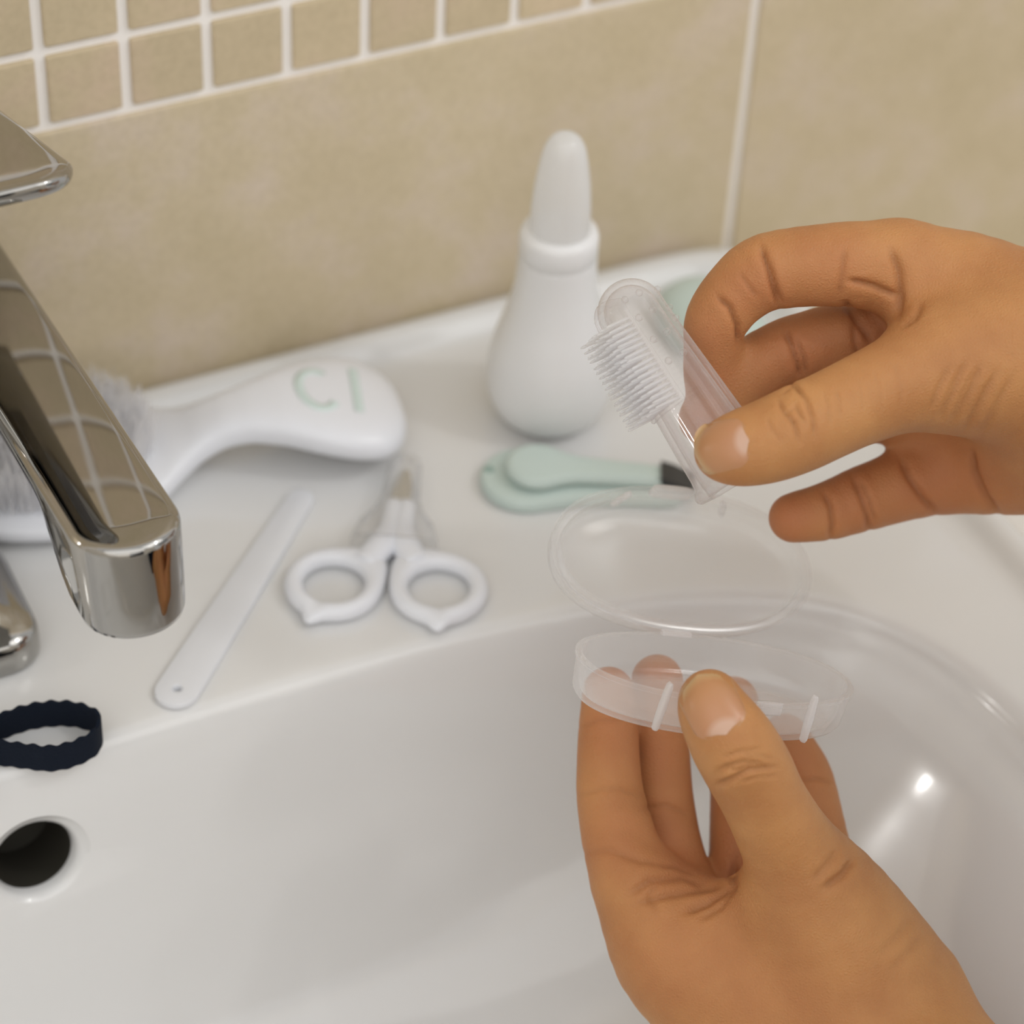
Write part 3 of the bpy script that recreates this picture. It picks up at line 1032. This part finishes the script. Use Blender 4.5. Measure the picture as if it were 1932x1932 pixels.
for a0, lean in ((-21.0, 1.2), (20.3, 0.2)):
    V, Fc = rib_mesh(PT, a0, lean, -10.5, 2.6, CW, CB, 1.0, -0.2)
    r_ = link('rib', cam_mesh('rib', V, Fc, CSO), MAT['clip'], case)
    r_.parent = tray
for a0, b0 in ((8.5, 1),):
    y = CB * (1 - abs(a0 / CW) ** 2.25) ** (1 / 2.25)
    V, Fc = loft([np.array([PT(a0 + q, y - 1.9 + r, h) for q, r in sell(3.6, 1.0, 3, 20)]) for h in (-3.6, -3.2, -0.6, -0.3)])
    c_ = link('catch', cam_mesh('catch', V, Fc, CSO), MAT['clip'], case)
    c_.parent = tray
for a0, lean in ((-17, 2.0), (15.5, -3.0)):
    V, Fc = rib_mesh(PL, a0, lean, -6.5, 1.4, CW, CB, 0.8)
    r_ = link('rib', cam_mesh('rib', V, Fc, CSO), MAT['clip'], case)
    r_.parent = lid
y = CB
V, Fc = loft([np.array([PL(-2 + q, y - 0.6 + r, h) for q, r in sell(6.0, 1.2, 3, 20)]) for h in (-2.6, -2.2, 1.0, 1.4)])
c_ = link('catch', cam_mesh('catch', V, Fc, CSO), MAT['clip'], case)
c_.parent = lid


# ------------------------------------------------------------------ hands
class Flesh:
    """a body grown from tapered bones, blended smoothly, in camera axes (mm)"""

    def __init__(self, lo, hi, h):
        self.h = h
        self.lo = np.array(lo, float)
        self.n = np.ceil((np.array(hi) - self.lo) / h).astype(int) + 1
        self.d = np.full(self.n, 12.0, np.float32)
        self.ax = [(self.lo[i] + h * np.arange(self.n[i])).astype(np.float32) for i in range(3)]

    def part(self, pts, k, own=None):
        """one finger (or the palm): chain of (x, y, z, r), chained with blend `own`, then blended in with k"""
        pts = smooth_path(pts, 4) if len(pts) > 2 else np.array(pts, float)
        rm = pts[:, 3].max() + 12
        a = np.maximum(0, ((pts[:, :3].min(0) - rm - self.lo) / self.h).astype(int))
        b = np.minimum(self.n, ((pts[:, :3].max(0) + rm - self.lo) / self.h).astype(int) + 2)
        if (b <= a).any():
            return
        X = self.ax[0][a[0]:b[0]][:, None, None]
        Y = self.ax[1][a[1]:b[1]][None, :, None]
        Z = self.ax[2][a[2]:b[2]][None, None, :]
        own = 0.6
        f = None
        for p, q in zip(pts[:-1], pts[1:]):
            ba = q[:3] - p[:3]
            L2 = float(ba @ ba)
            t = ((X - p[0]) * ba[0] + (Y - p[1]) * ba[1] + (Z - p[2]) * ba[2]) / L2
            t = np.clip(t, 0, 1)
            g = np.sqrt((X - p[0] - t * ba[0]) ** 2 + (Y - p[1] - t * ba[1]) ** 2 + (Z - p[2] - t * ba[2]) ** 2) - (p[3] + t * (q[3] - p[3]))
            g = g.astype(np.float32)
            f = g if f is None else self.smin(f, g, own)
        s = (slice(a[0], b[0]), slice(a[1], b[1]), slice(a[2], b[2]))
        self.d[s] = self.smin(self.d[s], f, k)

    @staticmethod
    def smin(a, b, k):
        h = np.maximum(k - np.abs(a - b), 0) / k
        return np.minimum(a, b) - h * h * k * 0.25

    def mesh(self):
        """naive surface nets"""
        d, n = self.d, self.n
        ins = d < 0
        c = np.zeros(n - 1, np.int8)
        for i in (0, 1):
            for j in (0, 1):
                for k in (0, 1):
                    c += ins[i:n[0] - 1 + i, j:n[1] - 1 + j, k:n[2] - 1 + k]
        act = (c > 0) & (c < 8)
        idx = np.full(n - 1, -1, np.int64)
        cells = np.argwhere(act)
        idx[act] = np.arange(len(cells))
        corner = [(i, j, k) for i in (0, 1) for j in (0, 1) for k in (0, 1)]
        val = {q: d[cells[:, 0] + q[0], cells[:, 1] + q[1], cells[:, 2] + q[2]] for q in corner}
        acc = np.zeros((len(cells), 3))
        cnt = np.zeros(len(cells))
        for q in corner:
            for axn in range(3):
                if q[axn] == 0:
                    r = list(q); r[axn] = 1; r = tuple(r)
                    va, vb = val[q], val[r]
                    m = (va < 0) != (vb < 0)
                    t = np.where(m, va / np.where(m, va - vb, 1), 0)
                    p = np.tile(np.array(q, float), (len(cells), 1))
                    p[:, axn] += t
                    acc[m] += p[m]
                    cnt[m] += 1
        P = self.lo + self.h * (cells + acc / cnt[:, None])
        quads = []
        for axn in range(3):
            o1, o2 = [i for i in range(3) if i != axn]
            sl0, sl1 = [slice(1, n[i] - 1) for i in range(3)], [slice(1, n[i] - 1) for i in range(3)]
            sl0[axn] = slice(0, n[axn] - 1)
            sl1[axn] = slice(1, n[axn])
            A, B = ins[tuple(sl0)], ins[tuple(sl1)]
            e = np.argwhere(A != B)
            base = e.copy()
            base[:, o1] += 1
            base[:, o2] += 1
            flip = A[A != B]

            def cell(d1, d2):
                w = base.copy()
                w[:, o1] -= d1
                w[:, o2] -= d2
                return idx[w[:, 0], w[:, 1], w[:, 2]]
            qd = np.stack([cell(0, 0), cell(1, 0), cell(1, 1), cell(0, 1)], 1)
            if axn == 1:
                qd = qd[:, ::-1]
            qd[~flip] = qd[~flip][:, ::-1]
            quads.append(qd)
        Q = np.concatenate(quads)
        Q = Q[(Q >= 0).all(1)]
        return P, Q


def relax(P, Q, it=3):
    E = np.concatenate([Q[:, [0, 1]], Q[:, [1, 2]], Q[:, [2, 3]], Q[:, [3, 0]]])
    deg = np.bincount(E.ravel(), minlength=len(P)).astype(float)[:, None]
    for k in range(it):
        for lam in (0.5, -0.5):
            S = np.zeros_like(P)
            for c in range(3):
                S[:, c] = np.bincount(E[:, 0], P[E[:, 1], c], len(P)) + np.bincount(E[:, 1], P[E[:, 0], c], len(P))
            P = P + lam * (S / np.maximum(deg, 1) - P)
    return P


def vnormals(P, Q):
    n = np.cross(P[Q[:, 2]] - P[Q[:, 0]], P[Q[:, 3]] - P[Q[:, 1]])
    N = np.zeros_like(P)
    for j in range(4):
        for c in range(3):
            N[:, c] += np.bincount(Q[:, j], n[:, c], len(P))
    return N / np.maximum(np.linalg.norm(N, axis=1), 1e-9)[:, None]


def seg_dist(uv, line):
    """distance in px of points to a polyline, and the parameter along it 0..1"""
    best = np.full(len(uv), 1e9)
    par = np.zeros(len(uv))
    L = np.array(line, float)
    n = len(L) - 1
    for i, (a, b) in enumerate(zip(L[:-1], L[1:])):
        ab = b - a
        t = np.clip(((uv - a) @ ab) / (ab @ ab), 0, 1)
        d = np.linalg.norm(uv - a - t[:, None] * ab, axis=1)
        m = d < best
        best[m] = d[m]
        par[m] = (i + t[m]) / n
    return best, par


def build_hand(name, D0, parts, creases, flush, bounds, origin_uvz, voxel=0.62):
    """parts: (k, own, [(u, v, toward viewer mm, r mm)...]); creases: (polyline px, depth mm, half width px, near, far)"""
    def c3(u, v, dz):
        return camspace(u, v, D0 - dz)
    lo = c3(bounds[0], bounds[3], 0); hi = c3(bounds[1], bounds[2], 0)
    lo[2], hi[2] = -D0 + bounds[4], -D0 + bounds[5]
    fl = Flesh(lo, hi, voxel)
    for k, own, chain in parts:
        fl.part([list(c3(u, v, dz)) + [r] for u, v, dz, r in chain], k, own)
    P, Q = fl.mesh()
    P = relax(P, Q, 4)
    Nv = vnormals(P, Q)
    uv = np.stack([966 - P[:, 0] / P[:, 2] * FPX, 966 + P[:, 1] / P[:, 2] * FPX], 1)
    toward = P[:, 2] + D0
    face = Nv[:, 2]
    cre = np.zeros(len(P))
    for line, depth, hw_, near, far in creases:
        depth *= 1.4
        Lm = np.array(line, float)
        m = np.flatnonzero((uv[:, 0] > Lm[:, 0].min() - 6 * hw_) & (uv[:, 0] < Lm[:, 0].max() + 6 * hw_) & (uv[:, 1] > Lm[:, 1].min() - 6 * hw_) & (uv[:, 1] < Lm[:, 1].max() + 6 * hw_) & (toward < near) & (toward > far) & (face > -0.15))
        if not len(m):
            continue
        d, t = seg_dist(uv[m], line)
        taper = np.clip(np.minimum(t, 1 - t) * 5 + 0.25, 0, 1)
        g = np.exp(-(d / hw_) ** 2) * taper
        bulge = np.exp(-((d - 3.2 * hw_) / (2.2 * hw_)) ** 2) * taper
        P[m] += Nv[m] * (-depth * g + depth * 0.22 * bulge)[:, None]
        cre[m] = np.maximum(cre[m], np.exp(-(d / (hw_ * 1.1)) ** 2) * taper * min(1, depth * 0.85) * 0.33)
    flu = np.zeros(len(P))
    for u, v, dz, r, s in flush:
        q = c3(u, v, dz)
        flu = np.maximum(flu, s * np.exp(-(np.linalg.norm(P - q, axis=1) / r) ** 2))
    org = cam2mm(c3(*origin_uvz))
    me = mesh_of(name, (cam2mm(P) - org) * MM, Q)
    for nm, arr in (('crease', cre), ('flush', flu)):
        at = me.attributes.new(nm, 'FLOAT', 'POINT')
        at.data.foreach_set('value', arr.astype(np.float32))
    return me, org, P, Q


def nail(P, Q, org, D0, root, tip, half, normal, lift=0.28, n_u=26, n_v=21):
    """a curved plate laid on the flesh between root and free edge (u, v, toward)"""
    bv_ = BVHTree.FromPolygons([tuple(p) for p in P], [tuple(q) for q in Q])
    a, b = camspace(root[0], root[1], D0 - root[2]), camspace(tip[0], tip[1], D0 - tip[2])
    e = b - a
    L = np.linalg.norm(e); e /= L
    nrm = np.array(normal, float); nrm -= e * (nrm @ e); nrm /= np.linalg.norm(nrm)
    w = np.cross(nrm, e)
    V, UV = [], []
    for layer in (0, 1):
        for i in range(n_u + 1):
            t = i / n_u
            # outline: rounded root, straight sides, rounded free edge
            env = (1 - max(0, (0.30 - t) / 0.30) ** 2.6) ** 0.5 * (1 - max(0, (t - 0.68) / 0.32) ** 2.4) ** 0.5
            for j in range(n_v + 1):
                s = (j / n_v * 2 - 1)
                # spread across the curve of the finger
                hh = half * env * (0.94 + 0.06 * t)
                pt = a + e * (t * L) + w * (s * hh)
                o = pt + nrm * 30
                hit = bv_.ray_cast(Vector(o), Vector(-nrm), 60)
                q = np.array(hit[0]) if hit[0] is not None else pt
                edge = min(1.0, (1 - abs(s)) * 7, t * 7)
                up_ = (lift * (0.25 + 0.75 * edge)) if layer == 0 else -0.5
                if t > 0.82 and layer == 0:
                    up_ += (t - 0.82) * 1.3
                V.append(q + nrm * up_)
                UV.append((t, j / n_v))
    V = np.array(V)
    m = (n_u + 1) * (n_v + 1)
    # smooth the plate a little so it reads as nail, not skin
    G = V[:m].reshape(n_u + 1, n_v + 1, 3)
    for _ in range(6):
        G[1:-1, 1:-1] = 0.5 * G[1:-1, 1:-1] + 0.125 * (G[:-2, 1:-1] + G[2:, 1:-1] + G[1:-1, :-2] + G[1:-1, 2:])
    V[:m] = G.reshape(-1, 3)
    Fq = []
    id_ = lambda l, i, j: l * m + i * (n_v + 1) + j
    for i in range(n_u):
        for j in range(n_v):
            Fq.append((id_(0, i, j), id_(0, i, j + 1), id_(0, i + 1, j + 1), id_(0, i + 1, j)))
            Fq.append((id_(1, i, j), id_(1, i + 1, j), id_(1, i + 1, j + 1), id_(1, i, j + 1)))
    for i in range(n_u):
        for j in (0, n_v):
            Fq.append((id_(0, i, j), id_(0, i + 1, j), id_(1, i + 1, j), id_(1, i, j)))
    for j in range(n_v):
        for i in (0, n_u):
            Fq.append((id_(0, i, j), id_(0, i, j + 1), id_(1, i, j + 1), id_(1, i, j)))
    me = mesh_of('fingernail', (cam2mm(V) - org) * MM, Fq)
    fix_normals(me)
    uvl = me.uv_layers.new(name='UVMap')
    for lp in me.loops:
        uvl.data[lp.index].uv = UV[lp.vertex_index]
    return me


PERSON_AT = cam2mm(camspace(1750, 1200, 690))
person = tag(empty('person', W(PERSON_AT)), 'person with bare hands, one lifting a clear finger toothbrush, the other holding its open case', 'person')


def attach_hand(me, org, label, nails):
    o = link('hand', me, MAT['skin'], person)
    o.location = Vector((org - PERSON_AT) * MM)
    o['label'] = label
    for n in nails:
        link('fingernail', n, MAT['nail'], o, angle=50)
    return o


# upper hand: a right hand, palm toward the viewer, index finger on top, thumb in front
DR = 680.0
R_parts = [
    # palm and wrist
    (10, 8, [(1700, 503, -14, 11.5), (1850, 565, -16, 16.5), (2010, 680, -18, 20)]),
    (12, 8, [(1740, 640, -34, 10.5), (1860, 690, -30, 16), (2010, 720, -24, 20)]),
    (12, 8, [(1772, 775, -42, 10.5), (1880, 790, -34, 15), (2010, 760, -26, 20)]),
    (9, 8, [(1800, 888, -44, 10.0), (1890, 884, -40, 12.5), (2020, 850, -28, 17)]),
    (12, 10, [(2010, 712, -18, 24), (2160, 790, -2, 25.5), (2340, 900, 20, 28)]),
    # index
    (5, 5, [(1700, 503, -13, 11.4), (1640, 500, -11.5, 11.2), (1575, 499, -10, 10.7), (1452, 512, -9, 9.9), (1395, 548, -10, 8.9), (1352, 602, -12, 8.0), (1344, 660, -17, 7.4), (1338, 708, -20, 6.7)]),
    # middle
    (5, 5, [(1735, 640, -33, 10.8), (1600, 640, -28, 9.7), (1530, 652, -26, 9.2), (1452, 678, -24, 8.5), (1385, 735, -23.5, 7.8), (1330, 790, -22.5, 7.0)]),
    # ring
    (5, 5, [(1770, 775, -42, 10.2), (1610, 770, -38, 9.2), (1500, 815, -32, 8.2), (1418, 866, -24, 6.6)]),
    # little finger, held out
    (6, 5, [(1800, 888, -44, 10.2), (1700, 918, -41, 9.4), (1630, 940, -39, 8.7), (1562, 964, -37, 7.7), (1497, 977, -35, 6.7)]),
    # thumb
    (7, 9, [(1366, 851, 21, 7.5), (1398, 846, 21.5, 9.3), (1450, 832, 20.5, 10.3), (1505, 810, 18.5, 10.8), (1560, 785, 16, 10.8), (1620, 757, 12.5, 11.2), (1705, 722, 6, 12.8), (1810, 690, -2, 18), (1960, 670, -12, 25)]),
    # web between thumb and index
    (9, 6, [(1745, 560, -12, 7.5), (1760, 620, -8, 8.5), (1770, 680, -2, 11)]),
]
R_creases = [([(1808, 700), (1785, 745), (1772, 785)], 0.16, 3, 40, -14), ([(1838, 695), (1812, 745), (1790, 800)], 0.18, 3, 40, -14), ([(1864, 720), (1842, 765), (1822, 800)], 0.16, 3, 40, -20), ([(1893, 735), (1868, 780), (1846, 815)], 0.15, 3, 40, -20), ([(1650, 700), (1660, 735), (1664, 775)], 0.14, 3, 40, -5), ([(1620, 725), (1626, 750), (1628, 780)], 0.14, 3, 40, -5), ([(1690, 690), (1700, 730), (1698, 775)], 0.14, 4, 40, -5), 
    # index: joint folds
    ([(1434, 462), (1447, 500), (1457, 540), (1470, 576)], 1.0, 6, 10, -30),
    ([(1452, 500), (1464, 540), (1474, 572)], 0.6, 4, 10, -30),
    ([(1351, 559), (1376, 580), (1391, 615), (1394, 655)], 0.85, 5, 10, -30),
    ([(1396, 517), (1412, 540), (1428, 560)], 0.3, 4, 10, -30),
    ([(1594, 470), (1588, 520), (1582, 560)], 0.5, 6, 10, -30),
    # palm folds seen inside the curl
    ([(1600, 528), (1650, 540), (1695, 560)], 0.9, 6, 0, -40),
    ([(1680, 470), (1695, 510), (1698, 560), (1694, 600)], 0.9, 8, 6, -34),
    ([(1592, 566), (1620, 610), (1645, 645)], 0.8, 7, -5, -50),
    # middle
    ([(1480, 620), (1494, 652), (1506, 690), (1510, 712)], 0.9, 6, -10, -44),
    ([(1503, 640), (1517, 678), (1521, 705)], 0.6, 4, -10, -44),
    ([(1610, 610), (1614, 650), (1622, 680)], 0.5, 6, -10, -50),
    # little finger
    ([(1553, 925), (1567, 955), (1571, 990), (1566, 1016)], 0.8, 5, -20, -60),
    ([(1606, 895), (1624, 935), (1637, 975), (1640, 1000)], 0.8, 5, -20, -60),
    ([(1622, 905), (1640, 940), (1652, 985)], 0.55, 4, -20, -60),
    ([(1698, 862), (1715, 900), (1745, 945), (1766, 968)], 0.9, 6, -16, -60),
    ([(1833, 850), (1838, 890), (1858, 935), (1884, 970)], 0.9, 6, -14, -60),
    # thumb knuckle
    ([(1467, 752), (1478, 775), (1497, 798), (1509, 835)], 0.55, 4, 40, 4),
    ([(1498, 728), (1520, 752), (1532, 785), (1539, 826)], 0.55, 4, 40, 4),
    ([(1476, 742), (1495, 727), (1512, 738)], 0.4, 3.5, 40, 4),
    ([(1484, 780), (1500, 770), (1516, 790)], 0.3, 3, 40, 4),
    ([(1500, 760), (1508, 780), (1522, 800)], 0.3, 3, 40, 4),
    ([(1448, 790), (1458, 812), (1474, 832)], 0.28, 3, 40, 4),
    ([(1555, 742), (1562, 765), (1566, 800)], 0.22, 3, 40, 0),
    ([(1578, 735), (1584, 760), (1586, 785)], 0.2, 3, 40, 0),
    # wrinkles at the thumb's base
    ([(1790, 690), (1770, 735), (1755, 775)], 0.35, 6, 40, -14),
    ([(1822, 680), (1800, 735), (1775, 790)], 0.42, 6, 40, -14),
    ([(1850, 690), (1825, 745), (1795, 800)], 0.42, 6, 40, -14),
    ([(1880, 700), (1852, 755), (1820, 812)], 0.38, 6, 40, -20),
    ([(1905, 715), (1880, 770), (1850, 825)], 0.32, 6, 40, -20),
    ([(1702, 616), (1725, 600), (1740, 570)], 0.5, 7, 10, -20),
]
R_flush = [(1570, 520, 0, 16, .35), (1420, 560, 0, 16, .45), (1350, 640, -6, 14, .5), (1520, 680, -18, 20, .55), (1600, 930, -32, 18, .6), (1760, 900, -34, 26, .6), (1680, 640, -26, 24, .6), (1870, 930, -30, 20, .4), (1338, 700, -14, 12, .55), (1330, 790, -16, 12, .5), (1480, 978, -30, 14, .7), (1420, 866, -22, 10, .6), (1660, 580, -30, 22, .5), (1600, 660, -26, 26, .45), (1450, 690, -22, 16, .35),
           (1345, 870, 14, 9, .55), (1710, 910, -40, 22, .35), (1450, 545, -6, 12, .3), (1370, 620, -8, 12, .35)]
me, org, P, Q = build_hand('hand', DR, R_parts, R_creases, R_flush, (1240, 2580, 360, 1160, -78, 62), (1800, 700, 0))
nR = nail(P, Q, org, DR, (1421, 833, 26), (1309, 853, 22), 6.6, (0.02, 0.10, 1))
attach_hand(me, org, 'hand pinching the clear finger toothbrush, little finger held out', [nR])

# lower hand: a left hand, palm toward the viewer, thumb in front of the case
DL = 690.0
L_parts = [
    (11, 9, [(1195, 1665, -14, 10.8), (1262, 1800, -14, 14), (1420, 1955, -14, 19)]),
    (12, 9, [(1298, 1735, -22, 11), (1370, 1830, -21, 16), (1500, 1985, -18, 21)]),
    (12, 9, [(1420, 1755, -28, 10.5), (1475, 1840, -25, 16), (1570, 1990, -20, 21)]),
    (10, 9, [(1560, 1695, -30, 9.5), (1590, 1830, -27, 15), (1640, 1985, -20, 20)]),
    (12, 12, [(1575, 1990, -12, 27), (1665, 2110, 6, 26.5), (1830, 2310, 45, 28)]),
    (12, 12, [(1680, 1940, -10, 21), (1775, 2080, 6, 24)]),
    # index
    (2.6, 5, [(1192, 1655, -14, 10.6), (1170, 1590, -16, 9.9), (1152, 1505, -18, 8.9), (1148, 1440, -19, 8.3), (1148, 1380, -22, 7.9), (1148, 1306, -21, 6.9)]),
    # middle
    (2.6, 5, [(1282, 1690, -25, 10.0), (1260, 1590, -30, 9.0), (1248, 1500, -32, 8.5), (1244, 1400, -32, 8.0), (1240, 1283, -28, 7.0)]),
    # ring
    (2.6, 5, [(1405, 1690, -30, 9.6), (1400, 1590, -33, 8.8), (1398, 1490, -35, 8.3), (1392, 1400, -34, 7.6), (1384, 1322, -31, 6.7)]),
    # little finger
    (2.6, 5, [(1562, 1695, -30, 9.2), (1540, 1560, -30, 7.8), (1522, 1470, -33, 7.1), (1500, 1425, -34, 6.7), (1480, 1388, -34, 6.1)]),
    # thumb
    (7, 9, [(1339, 1320, 31.5, 7.6), (1348, 1345, 32.5, 8.8), (1379, 1396, 32, 10.4), (1413, 1452, 27, 10.8), (1448, 1522, 21, 10.7), (1496, 1612, 11, 12.8), (1560, 1740, 0, 20), (1640, 1890, -8, 25)]),
    # web
    (10, 8, [(1235, 1700, -14, 9), (1330, 1742, -10, 9), (1440, 1715, -3, 10)]),
    (10, 8, [(1290, 1800, -12, 14), (1420, 1860, -10, 18), (1560, 1900, -8, 20)]),
]
L_creases = [
    # thumb knuckle
    ([(1347, 1462), (1370, 1446), (1405, 1436), (1440, 1440)], 0.5, 5, 60, 8),
    ([(1350, 1482), (1378, 1470), (1415, 1452), (1468, 1446)], 0.7, 5, 60, 8),
    ([(1362, 1430), (1395, 1418), (1440, 1412)], 0.3, 4, 60, 8),
    ([(1358, 1448), (1390, 1452), (1420, 1442)], 0.35, 4, 60, 8),
    ([(1400, 1425), (1430, 1424), (1462, 1432)], 0.3, 4, 60, 8),
    ([(1395, 1475), (1430, 1466), (1472, 1462)], 0.25, 4, 60, 8),
    # thumb root
    ([(1555, 1675), (1590, 1650), (1612, 1620)], 0.8, 7, 40, -10),
    ([(1535, 1660), (1562, 1630), (1580, 1605)], 0.45, 7, 40, -10),
    ([(1660, 1800), (1690, 1770), (1720, 1735)], 0.3, 9, 40, -20),
    ([(1680, 1830), (1715, 1795), (1745, 1765)], 0.3, 9, 40, -20),
    # index
    ([(1093, 1500), (1130, 1490), (1165, 1488), (1208, 1500)], 0.3, 5, 10, -40),
    ([(1095, 1372), (1130, 1360), (1180, 1362)], 0.3, 4, 10, -40),
    ([(1100, 1610), (1150, 1604), (1210, 1625), (1245, 1628)], 0.4, 7, 10, -40),
    # middle
    ([(1215, 1525), (1255, 1520), (1298, 1535)], 0.4, 5, 0, -50),
    ([(1240, 1630), (1280, 1636), (1315, 1650)], 0.45, 6, 0, -50),
    # little finger
    ([(1505, 1474), (1540, 1470), (1572, 1478)], 0.4, 4, 0, -50),
    # palm folds
    ([(1185, 1690), (1225, 1662), (1290, 1655), (1345, 1678)], 0.6, 8, 20, -40),
    ([(1200, 1706), (1260, 1690), (1320, 1680), (1372, 1668)], 0.65, 7, 20, -40),
    ([(1290, 1722), (1335, 1705), (1380, 1672), (1388, 1620)], 0.9, 8, 20, -40),
    ([(1320, 1735), (1360, 1712), (1392, 1665)], 0.5, 7, 20, -40),
    ([(1240, 1720), (1225, 1690), (1240, 1668)], 0.35, 7, 20, -40),
]
L_flush = [(1150, 1360, -14, 16, .5), (1170, 1580, -10, 16, .4), (1245, 1400, -18, 18, .55), (1270, 1640, -18, 18, .6), (1390, 1480, -26, 20, .6), (1390, 1620, -24, 18, .6), (1500, 1440, -26, 14, .5), (1570, 1640, -24, 14, .4), (1300, 1790, 0, 22, .3), (1430, 1860, 6, 22, .25), (1148, 1310, -16, 12, .5), (1240, 1285, -20, 12, .5), (1384, 1325, -20, 11, .5), (1478, 1390, -20, 10, .6), (1150, 1450, -16, 16, .25), (1310, 1300, 28, 8, .35), (1380, 1700, -8, 18, .35), (1250, 1550, -22, 18, .35), (1550, 1520, -26, 16, .35)]
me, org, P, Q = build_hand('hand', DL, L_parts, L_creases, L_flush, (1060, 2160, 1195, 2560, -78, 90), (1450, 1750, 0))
nL = nail(P, Q, org, DL, (1373, 1390, 38), (1316, 1274, 34), 7.3, (-0.12, 0.10, 1))
attach_hand(me, org, 'hand holding the open oval case, thumb across its front wall', [nL])


# the cuffs of a dark top, beyond the frame, where the forearms go on
for start, mid, end, r0_, r1_, D_ in (((2270, 858, 10), (2420, 950, 30), (2900, 1250, 110), 32, 44, DR), ((1800, 2330, 44), (1860, 2385, 62), (1960, 2480, 100), 31, 34, DL)):
    pts = smooth_path([camspace(p[0], p[1], D_ - p[2]) for p in (start, mid, end)], 8)
    rr = np.linspace(r0_, r1_, len(pts))
    outer = tube(pts, rr, 36)
    inner = tube(pts[:4], rr[:4] - 2.0, 36)
    V, Fc = loft(inner[::-1] + outer)
    o = link('cuff', cam_mesh('cuff', V, Fc, PERSON_AT), MAT['navy'], person)
    o['label'] = 'navy cuff'
